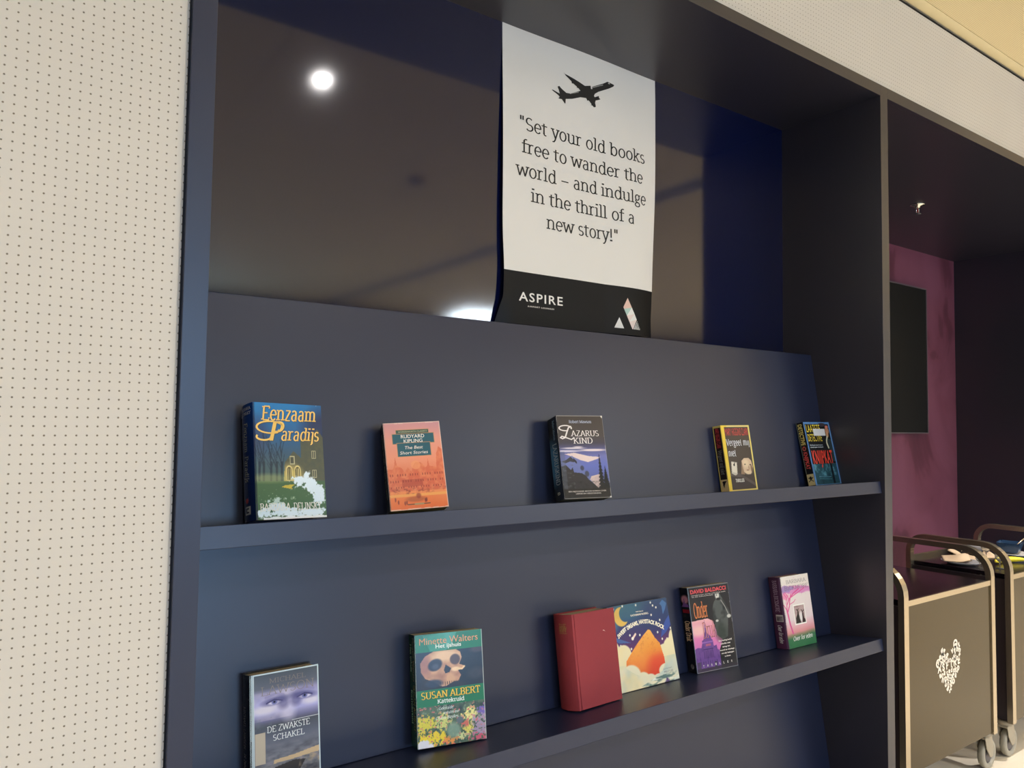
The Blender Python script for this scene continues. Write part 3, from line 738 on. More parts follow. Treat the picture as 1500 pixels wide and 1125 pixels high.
# --- 2 orange paperback
def b_kip():
    p = POS['kip']; a = Art(p[5], p[6])
    a.grad([(0, (236, 112, 58)), (.12, (244, 128, 70)), (.2, (246, 150, 92)), (.24, (214, 110, 84)), (.42, (228, 130, 96)), (.55, (240, 152, 120)), (.8, (232, 158, 142)), (1, (206, 150, 158))])
    a.fill((246, 170, 140), .35 * np.clip(a.n(5, 2, 3, .3) * 2 - .9, 0, 1))
    bl = a.poly([(0, .21), (0, .47), (.10, .46), (.13, .50), (.155, .60), (.18, .50), (.26, .47), (.30, .42), (.36, .48), (.42, .42), (.45, .49), (.5, .53), (.58, .53), (.64, .49), (.66, .46), (.70, .48), (.72, .57), (.74, .48), (.86, .46), (.88, .62), (.93, .70), (1, .66), (1, .20)])
    a.fill((214, 98, 70), bl * .65); a.fill((240, 150, 104), bl * np.clip(a.n(24, 7) * 2 - .8, 0, 1) * .8)
    a.fill((168, 66, 56), a.rect(.24, .26, .60, .34) * .5); a.fill((244, 160, 110), a.ell(.5, .50, .08, .05, .2) * .7)
    for yy in (.24, .31, .38):
        for k in range(22):
            x = .04 + k * .043
            if (k + int(yy * 100)) % 5: a.fill((140, 52, 48), np.maximum(a.rect(x, yy, x + .015, yy + .025), 0) * .75 * bl)
    a.fill((140, 56, 50), (np.clip(a.n(34, 19) * 3 - 1.6, 0, 1)) * a.rect(0, .17, 1, .235) * .8)
    a.fill((250, 176, 96), a.rect(0, .145, 1, .175) * .8)
    a.fill((186, 96, 60), a.ell(.45, .115, .17, .03, .6) * .8); a.fill((150, 60, 48), a.ell(.5, .15, .04, .03, .6) * .7)
    for x, y in ((.10, .12), (.15, .09), (.26, .075), (.29, .08), (.61, .095), (.63, .10)): a.fill((120, 44, 44), a.ell(x, y, .012, .024, .4) * .8)
    GR, TE, GO = (62, 92, 88), (44, 96, 112), (196, 150, 96)
    for (x0, y0, x1, y1), c in (((.215, .872, .785, .910), GR), ((.147, .752, .868, .866), TE), ((.212, .604, .792, .756), TE)):
        a.fill(GO, a.rect(x0 - .008, y0 - .006, x1 + .008, y1 + .006)); a.fill(c, a.rect(x0, y0, x1, y1))
    a.fill((60, 66, 60), a.rect(.30, .052, .42, .062)); a.fill((60, 66, 60), a.rect(.58, .052, .69, .062)); a.fill((150, 160, 120), a.rect(.42, .046, .58, .068) * .7)
    ed = np.minimum.reduce([a.U, 1 - a.U, a.V, 1 - a.V]); a.fill((240, 214, 200), (ed < .007 + .006 * a.n(20, 4)) * .8)
    W_ = ink((240, 238, 230))
    def le(L, f, w_, h_):
        L.text('WORDSWORTH CLASSICS', ink((196, 196, 150)), .25 * w_, .76 * w_, .881 * h_, .019 * h_, f, font='sans')
        L.text('RUDYARD', W_, .292 * w_, .705 * w_, .815 * h_, .042 * h_, f, font='sans', bold=.01)
        L.text('KIPLING', W_, .335 * w_, .665 * w_, .762 * h_, .041 * h_, f, font='sans', bold=.01)
        L.text('The Best', W_, .335 * w_, .655 * w_, .686 * h_, .038 * h_, f, font='sans', bold=.0, shear=.2)
        L.text('Short Stories', W_, .250 * w_, .735 * w_, .627 * h_, .038 * h_, f, font='sans', bold=.0, shear=.2)
    def sp_(s): s.fill((12, 20, 24)); s.fill((40, 60, 56), s.rect(.2, .02, .8, .12) * .5)
    def ls(L, f, t_, h_): L.text('RUDYARD KIPLING  The Best Short Stories', ink((96, 110, 96)), .1 * h_, .85 * h_, .35 * t_, .25 * t_, f, T=.12, t=.09)
    make_book(p, 'orange paperback with teal title plaque over an old domed palace', 'paperback_book', a, spine_art(p, sp_), (226, 170, 120), (14, 20, 24), letter=le, spineletter=ls, pages=mat('gilded_pages', (214, 176, 96), .5))
b_kip()

# --- 3 grey paperback with mountains
def b_laz():
    p = POS['laz']; a = Art(p[5], p[6])
    a.grad([(0, (44, 42, 42)), (.2, (100, 110, 170)), (.38, (108, 120, 196)), (.5, (120, 124, 186)), (.58, (98, 100, 150)), (.66, (78, 74, 88)), (.75, (82, 76, 76)), (1, (74, 68, 66))])
    for cx, cy_, rx, ry, c in ((.30, .60, .24, .010, (226, 216, 226)), (.15, .565, .3, .012, (214, 208, 226)), (.72, .575, .28, .014, (236, 220, 222)), (.4, .615, .10, .006, (230, 220, 226))):
        a.fill(c, a.ell(cx, cy_, rx, ry, .7))
    a.fill((236, 214, 210), a.poly([(.10, .53), (.3, .545), (.62, .50), (.86, .49), (.80, .47), (.70, .45), (.58, .43), (.42, .455), (.3, .49), (.2, .51)]))
    a.fill((120, 130, 180), a.poly([(0, .44), (.10, .47), (.25, .51), (.36, .46), (.5, .33), (.62, .25), (.72, .14), (.72, 0), (0, 0)]) * .7)
    a.fill((70, 70, 78), a.poly([(.02, .44), (.12, .46), (.22, .50), (.30, .45), (.27, .43), (.2, .44), (.1, .42)])); a.fill((60, 60, 66), a.poly([(.27, .49), (.34, .44), (.34, .41), (.28, .44)]))
    a.fill((58, 56, 60), a.poly([(0, .38), (.10, .40), (.2, .34), (.24, .37), (.26, .31), (.42, .30), (.5, .27), (.56, .22), (.66, .17), (.74, .12), (.74, 0), (0, 0)]))
    a.fill((74, 72, 82), a.ell(.44, .36, .04, .03, .4) * .8); a.fill((66, 66, 76), a.ell(.53, .29, .045, .035, .4) * .8)
    a.fill((224, 200, 190), a.poly([(.58, .22), (.62, .26), (.70, .27), (.84, .29), (.84, .14), (.74, .12)])); a.fill((190, 168, 172), a.n(22, 5) * a.poly([(.58, .22), (.84, .29), (.84, .14), (.74, .12)]) * .8)
    a.fill((110, 112, 118), np.clip(a.n(40, 8, 2, .5) * 2.4 - 1.3, 0, 1) * a.rect(.02, .02, .26, .40) * .8)
    a.fill((96, 104, 122), a.rect(.02, .05, .10, .56) * .4)  # pale glare strip painted into the lower left of the cover
    for x0, y0, hh, w0 in ((.83, .10, .42, .09), (.93, .10, .27, .09)):
        for k in range(30):
            y = y0 + hh * k / 30; ww = w0 * (1 - k / 32) * (1.1 if k % 3 else .7)
            a.fill((36, 38, 40), a.poly([(x0 - ww, y - .006), (x0 + ww, y - .006), (x0, y + .03)]) * .92)
    a.fill((50, 46, 44), a.rect(0, 0, 1, .115)); a.fill((40, 38, 36), (np.clip(a.n(30, 3) * 2 - .8, 0, 1)) * a.rect(0, .0, 1, .2) * .6)
    ed = np.minimum.reduce([a.U / 1, 1 - a.U, a.V, 1 - a.V]); a.fill((200, 198, 196), (ed < .004 + .006 * a.n(16, 14)) * .7)
    a.fill((230, 226, 220), np.maximum(a.ell(1, 1, .035, .03, .3), a.ell(.99, 0.0, .03, .02, .3)))
    W_ = ink((236, 230, 228))
    def le(L, f, w_, h_):
        L.text('Robert Mawson', ink((190, 200, 224)), .262 * w_, .75 * w_, .907 * h_, .033 * h_, f, T=.10, t=.07)
        L.text('AZARUS', W_, .285 * w_, .885 * w_, .746 * h_, .068 * h_, f, T=.11)
        L.text('KIND', W_, .315 * w_, .735 * w_, .656 * h_, .070 * h_, f, T=.11)
        sw = []
        for pts in ([(.30, .868), (.24, .85), (.20, .80), (.15, .73), (.09, .715), (.05, .73), (.08, .745), (.16, .73), (.28, .705), (.34, .73)],
                    arc(.17, .845, .13, .032, -20, 290)):
            strip([(x * w_, y * h_) for x, y in pts], .0042, .0028, sw)
        L.polys(sw, W_, f, .0004)
        L.text('EEN BIJZONDER MOOIE ROMAN OVER', ink((206, 194, 186)), .10 * w_, .90 * w_, .077 * h_, .016 * h_, f, font='sans', bold=.02)
        L.text('LIEFDE EN VERZOENING', ink((206, 194, 186)), .25 * w_, .78 * w_, .050 * h_, .016 * h_, f, font='sans', bold=.02)
    def sp_(s):
        s.fill((24, 26, 32)); s.fill((70, 124, 164), s.ell(.15, .45, .75, .26, .9)); s.fill((24, 26, 32), s.rect(.85, 0, 1, 1))
    def ls(L, f, t_, h_):
        L.text('Robert Mawson', ink((120, 150, 170)), .04 * h_, .28 * h_, .50 * t_, .2 * t_, f, T=.11, t=.09)
        L.text('LAZARUSKIND', ink((170, 184, 192)), .32 * h_, .82 * h_, .32 * t_, .42 * t_, f, T=.10)
        L.text('8', ink((200, 200, 196)), .90 * h_, .935 * h_, .34 * t_, .3 * t_, f, font='sans')
    make_book(p, 'grey paperback showing snowy mountains and a pine tree under white capital lettering', 'paperback_book', a, spine_art(p, sp_), (120, 118, 118), (24, 26, 32), letter=le, spineletter=ls)
b_laz()

# --- 4 yellow edged thriller
def b_verg():
    p = POS['verg']; a = Art(p[5], p[6])
    YE = (236, 204, 70)
    a.fill(YE); a.fill((226, 206, 130), a.rect(.2, .975, 1, 1)); a.fill((232, 212, 120), a.rect(.94, 0, 1, 1)); a.fill((226, 206, 120), a.rect(.1, 0, 1, .02))
    inn = a.rect(.115, .02, .955, .975); a.fill((72, 62, 58), inn)
    a.fill((96, 84, 82), a.poly([(.115, .27), (.30, .29), (.50, .25), (.955, .10), (.955, .02), (.115, .02)]) * .9)
    a.fill((56, 48, 46), a.poly([(.115, .23), (.5, .20), (.955, .05), (.955, .02), (.115, .02)]) * .75)
    a.fill((70, 60, 56), a.ell(.58, .34, .12, .13, .7) * .5)
    a.fill((216, 186, 156), a.poly([(.56, .45), (.66, .49), (.82, .49), (.90, .45), (.93, .36), (.90, .29), (.82, .24), (.70, .245), (.60, .28), (.55, .36)]))
    a.fill((160, 130, 104), a.poly([(.48, .25), (.52, .33), (.56, .45), (.60, .28), (.62, .24)]) * .9)
    a.fill((236, 214, 180), a.ell(.70, .41, .10, .06, .8) * .8); a.fill((236, 214, 176), a.ell(.75, .27, .12, .03, .7) * .7)
    for x, y, c, rx, ry in ((.665, .395, (50, 40, 36), .026, .009), (.85, .385, (50, 40, 36), .028, .009), (.74, .305, (120, 70, 60), .045, .007), (.79, .34, (160, 124, 96), .014, .03), (.88, .33, (130, 100, 80), .03, .06)):
        a.fill(c, a.ell(x, y, rx, ry, .5) * .85)
    a.fill((206, 196, 178), a.poly([(.165, .27), (.24, .245), (.30, .235), (.36, .255), (.39, .43), (.20, .45)]))
    a.fill((232, 222, 204), a.poly([(.19, .29), (.345, .27), (.37, .42), (.21, .44)])); a.fill((40, 34, 34), a.ell(.285, .395, .028, .018, .3)); a.fill((40, 34, 34), a.line([(.29, .40), (.31, .425)], .008))
    RD, W_ = ink((214, 58, 58)), ink((214, 214, 222))
    def le(L, f, w_, h_):
        L.text('MARY HIGGINS CLARK', RD, .130 * w_, .940 * w_, .842 * h_, .120 * h_, f, font='sans', track=1.05)
        L.text('Vergeet mij', W_, .118 * w_, .930 * w_, .686 * h_, .100 * h_, f, T=.13, t=.06, track=.03, slab=False)
        L.text('niet', W_, .145 * w_, .415 * w_, .525 * h_, .104 * h_, f, T=.13, t=.06, track=.03, slab=False)
        L.text('THRILLER', ink((236, 232, 222)), .262 * w_, .562 * w_, .134 * h_, .045 * h_, f, T=.15, t=.10)
    def sp_(s):
        s.fill((200, 184, 110)); s.fill((36, 28, 28), s.rect(.10, .18, .93, .97)); s.fill((206, 184, 140), s.rect(.12, .01, .95, .185)); s.fill((30, 24, 24), s.poly([(.3, .16), (.85, .165), (.6, .12), (.45, .06), (.35, .10)]))
    def ls(L, f, t_, h_):
        L.text('MARY HIGGINS CLARK', ink((176, 44, 50)), .04 * h_, .34 * h_, .28 * t_, .45 * t_, f, T=.14, t=.10)
        L.text('Vergeet mij niet', ink((110, 110, 112)), .37 * h_, .74 * h_, .30 * t_, .45 * t_, f, T=.13)
    make_book(p, 'yellow-edged thriller paperback with a pale mask face and playing card on brown', 'paperback_book', a, spine_art(p, sp_), YE, (200, 180, 90), letter=le, spineletter=ls, pages=mat('cream_pages', (230, 214, 150), .7))
b_verg()

# --- 5 blue edged thriller at the end
def b_knij():
    p = POS['knij']; a = Art(p[5], p[6])
    BL = (92, 136, 190)
    a.fill(BL); a.fill((60, 92, 140), (a.n(10, 8) > .6) * .3)
    a.fill((28, 30, 32), a.rect(.045, .33, .955, .965))
    a.fill((34, 72, 84), a.rect(.06, .012, .955, .33)); nz = a.n(12, 21, 4)
    a.fill((98, 156, 172), np.clip(nz * 3.2 - 1.5, 0, 1) * a.rect(.06, .14, .955, .33) * .9); a.fill((16, 44, 54), np.clip(a.n(9, 5, 3) * 3 - 1.5, 0, 1) * a.rect(.06, .01, .955, .33) * .8)
    a.fill((14, 30, 38), a.rect(.70, .01, .78, .33)); a.fill((110, 170, 186), a.line([(.2, .13), (.65, .12)], .004) * .8); a.fill((60, 112, 124), a.line([(.2, .10), (.66, .085)], .006))
    a.fill((180, 126, 96), a.ell(.86, .86, .075, .055, .3)); a.fill((206, 120, 104), a.ell(.87, .92, .06, .025, .4)); a.fill((60, 52, 60), a.ell(.70, .955, .14, .03, .4)); a.fill((190, 140, 104), a.ell(.84, .80, .05, .05, .4))
    a.fill((206, 200, 170), a.line([(.82, .76), (.77, .70), (.76, .66), (.785, .60), (.79, .585)], .017)); a.fill((40, 40, 40), a.line([(.86, .74), (.82, .68), (.82, .62)], .010))
    a.fill((52, 74, 78), a.rect(.82, .36, .955, .72) * .6)
    YE, RD, W_ = ink((224, 200, 60)), ink((226, 66, 50)), ink((196, 206, 214))
    def le(L, f, w_, h_):
        L.text('LAATSTE', YE, .075 * w_, .60 * w_, .838 * h_, .125 * h_, f, font='sans', bold=.01, track=1.15)
        L.text('DETECTIVE', YE, .075 * w_, .60 * w_, .690 * h_, .122 * h_, f, font='sans', bold=.005, track=1.12)
        L.polys([[(.315 * w_, .779 * h_), (.765 * w_, .777 * h_), (.768 * w_, .888 * h_), (.318 * w_, .890 * h_)]], ink((214, 216, 222)), f, .0007)
        L.text('De Haagse moord op een', W_, .09 * w_, .575 * w_, .621 * h_, .020 * h_, f, font='sans', bold=.02)
        L.text('onbegrepen minnares', W_, .09 * w_, .58 * w_, .588 * h_, .020 * h_, f, font='sans', bold=.02)
        L.text('KNIJPKAT', ink((34, 16, 16)), .108 * w_, .880 * w_, .332 * h_, .212 * h_, f, font='sans', bold=.02, track=1.12, z=.0002)
        L.text('KNIJPKAT', RD, .095 * w_, .868 * w_, .338 * h_, .212 * h_, f, font='sans', bold=.02, track=1.12, z=.0005)
    def sp_(s):
        s.fill((30, 30, 30)); s.fill((120, 130, 120), s.rect(0, .2, .06, 1)); s.fill((210, 196, 150), s.rect(.05, .01, .97, .185)); s.fill((40, 36, 30), s.ell(.5, .125, .18, .025)); s.fill((40, 36, 30), np.maximum(s.line([(.2, .13), (.8, .07)], .006), s.line([(.2, .07), (.8, .13)], .006))); s.fill((190, 90, 80), s.ell(.45, .585, .25, .035) - s.ell(.45, .585, .12, .018))
    def ls(L, f, t_, h_):
        L.text('DETECTIVE', ink((206, 190, 110)), .03 * h_, .36 * h_, .22 * t_, .55 * t_, f, font='sans', bold=.03)
        L.text('KNIJPKAT', ink((214, 76, 72)), .47 * h_, .74 * h_, .22 * t_, .55 * t_, f, font='sans', bold=.03)
    make_book(p, 'blue-edged paperback with tall yellow and red lettering and a white sticker', 'paperback_book', a, spine_art(p, sp_), BL, (60, 80, 110), letter=le, spineletter=ls)
b_knij()

# --- 6 eyes thriller
def b_zwak():
    p = POS['zwak']; a = Art(p[5], p[6])
    BD = (196, 214, 222)
    a.fill((90, 98, 108))
    a.grad([(.0, (100, 98, 92)), (.25, (112, 116, 128)), (.44, (92, 100, 120)), (.55, (70, 76, 88)), (.60, (110, 110, 150)), (.66, (168, 168, 218)), (.74, (176, 174, 222)), (.82, (150, 148, 190)), (.87, (96, 102, 118)), (1, (74, 82, 92))])
    a.fill((214, 206, 224), np.clip(a.n(6, 4) * 2.4 - 1, 0, 1) * a.rect(0, .6, 1, .84) * .7)
    a.fill((208, 204, 232), a.ell(.55, .66, .10, .1, .9) * .6); a.fill((226, 222, 232), a.ell(.2, .69, .18, .035, .9) * .7); a.fill((226, 222, 232), a.ell(.88, .70, .12, .03, .9) * .7)
    for x, y, sgn in ((.345, .742, 1), (.785, .748, -1)):
        a.fill((74, 74, 128), a.ell(x + .02 * sgn, y + .012, .18, .032, .8, .1 * sgn) * .75); a.fill((206, 204, 232), a.ell(x, y, .095, .018, .3))
        a.fill((112, 118, 180), a.ell(x, y + .002, .042, .021, .3)); a.fill((26, 26, 54), a.ell(x, y + .003, .018, .010, .3)); a.fill((60, 58, 108), a.line([(x - .11, y), (x, y + .022), (x + .11, y + .004)], .006))
        a.fill((84, 82, 132), a.ell(x + .13 * sgn, y - .02, .08, .05, .9) * .6); a.fill((130, 126, 176), a.line([(x - .12, y + .05), (x + .02, y + .068), (x + .13, y + .05)], .012) * .5)
    a.fill((210, 216, 224), a.rect(.59, .557, 1, .563))
    rip = a.n(34, 6, 3, .35)
    a.fill((150, 142, 156), np.clip(rip * 3 - 1.4, 0, 1) * np.clip((.45 - a.V) * 4, 0, 1) * .8); a.fill((58, 58, 70), np.clip(1.5 - rip * 3.2, 0, 1) * np.clip((.47 - a.V) * 4, 0, 1) * .8)
    a.fill((198, 174, 140), a.poly([(.32, .23), (.33, .26), (.62, .27), (.99, .30), (1, .25), (.60, .235)])); a.fill((50, 48, 50), a.poly([(.34, .20), (.62, .225), (.78, .21), (.70, .14), (.5, .06), (.34, .05)]))
    a.fill((180, 160, 130), np.clip(a.n(20, 16) * 3 - 1.3, 0, 1) * a.poly([(.7, .23), (1, .25), (1, 0), (.6, 0)]) * .8)
    a.fill((100, 110, 124), np.clip(a.n(14, 26) * 3 - 1.4, 0, 1) * a.rect(0, .5, .3, .62) * .6)
    a.fill((184, 174, 158), a.rect(.068, .245, .214, .505))
    a.fill(BD, np.maximum.reduce([a.rect(0, 0, .062, 1), a.rect(.982, 0, 1, 1), a.rect(0, .987, 1, 1)])); a.fill((130, 150, 164), a.rect(.040, 0, .046, 1))
    W_, CO = ink((228, 236, 240)), ink((128, 118, 116))
    def le(L, f, w_, h_):
        L.text('MICHAEL', CO, .275 * w_, .81 * w_, .908 * h_, .040 * h_, f, T=.07, t=.04)
        L.text('LAWSON', CO, .150 * w_, .935 * w_, .812 * h_, .074 * h_, f, T=.06, t=.035)
        L.text('DE ZWAKSTE', W_, .235 * w_, .855 * w_, .495 * h_, .050 * h_, f, T=.09, t=.05)
        L.text('SCHAKEL', W_, .315 * w_, .772 * w_, .421 * h_, .048 * h_, f, T=.09, t=.05)
    def sp_(s):
        s.fill((14, 16, 18)); s.fill((120, 120, 120), np.clip(s.n(9, 4) * 3 - 1.6, 0, 1) * s.rect(.2, .80, 1, .99)); s.fill((40, 44, 48), s.rect(0, .965, 1, 1))
    def ls(L, f, t_, h_):
        L.text('MICHAEL LAWSON', ink((104, 100, 98)), .27 * h_, .62 * h_, .38 * t_, .25 * t_, f, T=.08)
        L.text('DE ZWAKSTE SCHAKEL', ink((140, 136, 134)), .56 * h_ + .1 * h_, .98 * h_, .38 * t_, .25 * t_, f, T=.08)
    make_book(p, 'pale-edged hardcover with blue staring eyes on its cover, at the lower shelf’s outer end'.replace('’', "'"), 'hardcover_book', a, spine_art(p, sp_), BD, (20, 22, 24), bulge=.003, hard=True, letter=le, spineletter=ls)
b_zwak()

# --- 7 green skull paperback
def b_susan():
    p = POS['susan']; a = Art(p[5], p[6])
    GR = (22, 112, 62)
    a.fill(GR); a.fill((130, 196, 196), a.poly([(.12, .985), (.40, 1), (.62, 1), (.55, .9), (.45, .84), (.22, .84)]) * .45 * a.n(6, 3) * 1.5)  # pale teal patch: reflected window glare painted into the green top
    sk = a.rect(0, .50, 1, .838); a.fill((30, 26, 26), sk)
    a.fill((74, 52, 44), np.clip(a.n(7, 12) * 2.6 - 1.2, 0, 1) * sk * .6); a.fill((70, 64, 66), a.ell(.88, .60, .12, .05, .8) * .5 * sk); a.fill((90, 70, 66), a.ell(.93, .82, .12, .03, .7) * .6 * sk)
    head = a.poly([(.07, .74), (.14, .80), (.26, .836), (.60, .838), (.66, .81), (.68, .76), (.64, .70), (.72, .68), (.71, .66), (.62, .645), (.66, .60), (.62, .55), (.55, .55), (.50, .535), (.43, .515), (.36, .52), (.25, .57), (.14, .60), (.08, .66)])
    a.fill((206, 158, 116), head); a.fill((150, 100, 78), head * np.clip(a.n(12, 8) * 2.2 - .8, 0, 1) * .7); a.fill((232, 194, 150), head * a.ell(.44, .79, .20, .05, .8) * .9)
    a.fill((236, 200, 156), head * a.ell(.58, .66, .06, .02, .7)); a.fill((160, 108, 92), head * a.ell(.12, .72, .10, .10, .8) * .8)
    a.fill((48, 48, 58), a.ell(.285, .715, .105, .052, .25, .3)); a.fill((88, 66, 58), a.ell(.58, .748, .075, .048, .25)); a.fill((44, 40, 44), a.poly([(.44, .71), (.52, .67), (.49, .635), (.43, .63), (.41, .66)]))
    a.fill((90, 90, 104), a.ell(.29, .70, .05, .025, .8) * .6)
    for k in range(9): a.fill((46, 34, 32), a.line([(.36 + k * .032, .555), (.36 + k * .032, .52 + (k % 2) * .012)], .0028))
    a.fill((44, 50, 66), a.ell(.26, .55, .12, .035, .5) * .9); a.fill((232, 200, 150), a.line([(.60, .66), (.68, .655), (.715, .675)], .008))
    gd = a.rect(0, 0, 1, .352); a.fill((84, 104, 76), gd)
    n1, n2, n3 = a.n(16, 41), a.n(34, 52), a.n(60, 61, 2)
    a.fill((50, 64, 54), gd * np.clip(n1 * 3 - 1.3, 0, 1)); a.fill((150, 168, 140), gd * np.clip(n2 * 4 - 2.4, 0, 1) * .8)
    for cx, cy_, rx, ry, c in ((.12, .20, .16, .07, (216, 206, 60)), (.38, .20, .10, .07, (206, 212, 120)), (.22, .07, .26, .055, (240, 214, 40)), (.78, .235, .12, .06, (232, 224, 140)), (.76, .12, .09, .05, (226, 214, 96)), (.95, .26, .07, .05, (118, 98, 176)), (.92, .10, .12, .12, (170, 150, 176)), (.62, .06, .1, .03, (206, 214, 150)), (.48, .04, .1, .03, (238, 150, 60)), (.70, .16, .04, .03, (206, 110, 90)), (.92, .03, .1, .03, (206, 90, 110))):
        a.fill(c, gd * np.clip((a.ell(cx, cy_, rx, ry, 1.2) + n3 * 2.1 - 1.5) * 4, 0, 1))
    a.fill((132, 160, 138), gd * a.ell(.52, .12, .10, .07, .5, -.5) * .9); a.fill((96, 106, 112), gd * a.ell(.62, .20, .05, .03, .4))
    a.fill((226, 226, 236), gd * np.clip((a.ell(.1, .02, .14, .05, .7) + n2 - 1) * 4, 0, 1)); a.fill(GR, a.rect(0, .352, 1, .502) * (a.V > .352 + 0 * a.U))
    ed = np.minimum(a.U, 1 - a.U); a.fill((206, 214, 206), (ed < .006 + .006 * a.n(22, 24)) * .8)
    OR, YE, W_ = ink((228, 160, 118)), ink((240, 200, 50)), ink((226, 236, 228))
    def le(L, f, w_, h_):
        L.text('Minette Walters', OR, .065 * w_, .935 * w_, .905 * h_, .064 * h_, f, font='sans', bold=.0)
        L.text('Het ijshuis', W_, .30 * w_, .68 * w_, .865 * h_, .038 * h_, f, font='sans', bold=.02)
        L.text('SUSAN ALBERT', ink((30, 60, 30)), .078 * w_, .948 * w_, .418 * h_, .060 * h_, f, T=.12, t=.06, z=.0002)
        L.text('SUSAN ALBERT', YE, .068 * w_, .938 * w_, .422 * h_, .060 * h_, f, T=.12, t=.06, z=.0004)
        L.text('Kattekruid', W_, .30 * w_, .695 * w_, .371 * h_, .035 * h_, f, T=.14, t=.09)
        L.text('Gekruide', W_, .315 * w_, .525 * w_, .313 * h_, .024 * h_, f, T=.09, t=.06, shear=.2)
        L.text('verhalen met', W_, .38 * w_, .61 * w_, .272 * h_, .022 * h_, f, T=.09, t=.06, shear=.2)
        L.text('China Bayles', W_, .266 * w_, .595 * w_, .230 * h_, .024 * h_, f, T=.09, t=.06, shear=.2)
    def sp_(s): s.grad([(0, (12, 60, 40)), (1, (14, 66, 44))]); s.fill((60, 110, 80), s.ell(.72, .11, .15, .03) - s.ell(.72, .11, .1, .02))
    def ls(L, f, t_, h_):
        L.text('Het ijshuis', ink((150, 180, 158)), .09 * h_, .34 * h_, .18 * t_, .22 * t_, f, font='sans', bold=.02)
        L.text('Minette Walters', ink((140, 110, 80)), .03 * h_, .42 * h_, .58 * t_, .25 * t_, f, font='sans')
        L.text('SUSAN ALBERT', ink((130, 120, 50)), .45 * h_, .86 * h_, .55 * t_, .28 * t_, f, T=.12)
        L.text('Kattekruid', ink((140, 176, 150)), .50 * h_, .80 * h_, .16 * t_, .24 * t_, f, T=.14)
    make_book(p, 'thick green paperback with a skull photo and garden flowers on its cover', 'paperback_book', a, spine_art(p, sp_), (90, 140, 110), (14, 60, 40), letter=le, spineletter=ls)
b_susan()

# --- 8 plain red cloth hardcover
def b_red():
    p = POS['red']
    cl = mat('red_book_cloth', (142, 46, 54), .75, bump=(1500, .35, .0004), var=(8, .12))
    t = make_book(p, 'thick plain red cloth hardcover overlapping the picture book', 'hardcover_book', None, None, (142, 46, 54), (142, 46, 54), bulge=.010, hard=True, cover_m=cl)
    w_, h_, t_ = p[5:8]
    L = Ink(); G = ink((158, 120, 70), .4)
    b = lambda v: -.010 * (1 - ((v - t_ / 2) / (t_ / 2)) ** 2)
    for i, (s, y) in enumerate((('THE', .855), ('STORY', .825), ('BIBLE', .80))):
        ps, wd, kc = serif_text(s, T=.1)
        q2 = [[((x / wd) * .36 * t_ + .42 * t_, y_ * .011 / kc + y * h_) for x, y_ in q] for q in ps]
        L.polys(q2, G, lambda x, y_, z: (b(x) - z, y_, x), .0004)
    sp_ = [c for c in t.children if c.name.startswith('spine')][0]
    L.build('spine_lettering', sp_)
    # hinge groove ridge beside the spine, small scuffs
    bm = bmesh.new(); add_tube(bm, [(.0085, .001, t_), (.0085, h_ - .001, t_)], .0011, 8); obj('hinge_ridge', bm, cl, t)
    L = Ink(); L.polys([[(.108, .178), (.116, .1755), (.1185, .174), (.114, .178), (.1115, .1795)]], ink((226, 190, 176)), flat, 0)
    for v in range(len(L.v)): L.v[v] = (L.v[v][0], L.v[v][1], t_ + .0003)
    L.build('scuff_mark', t)
b_red()

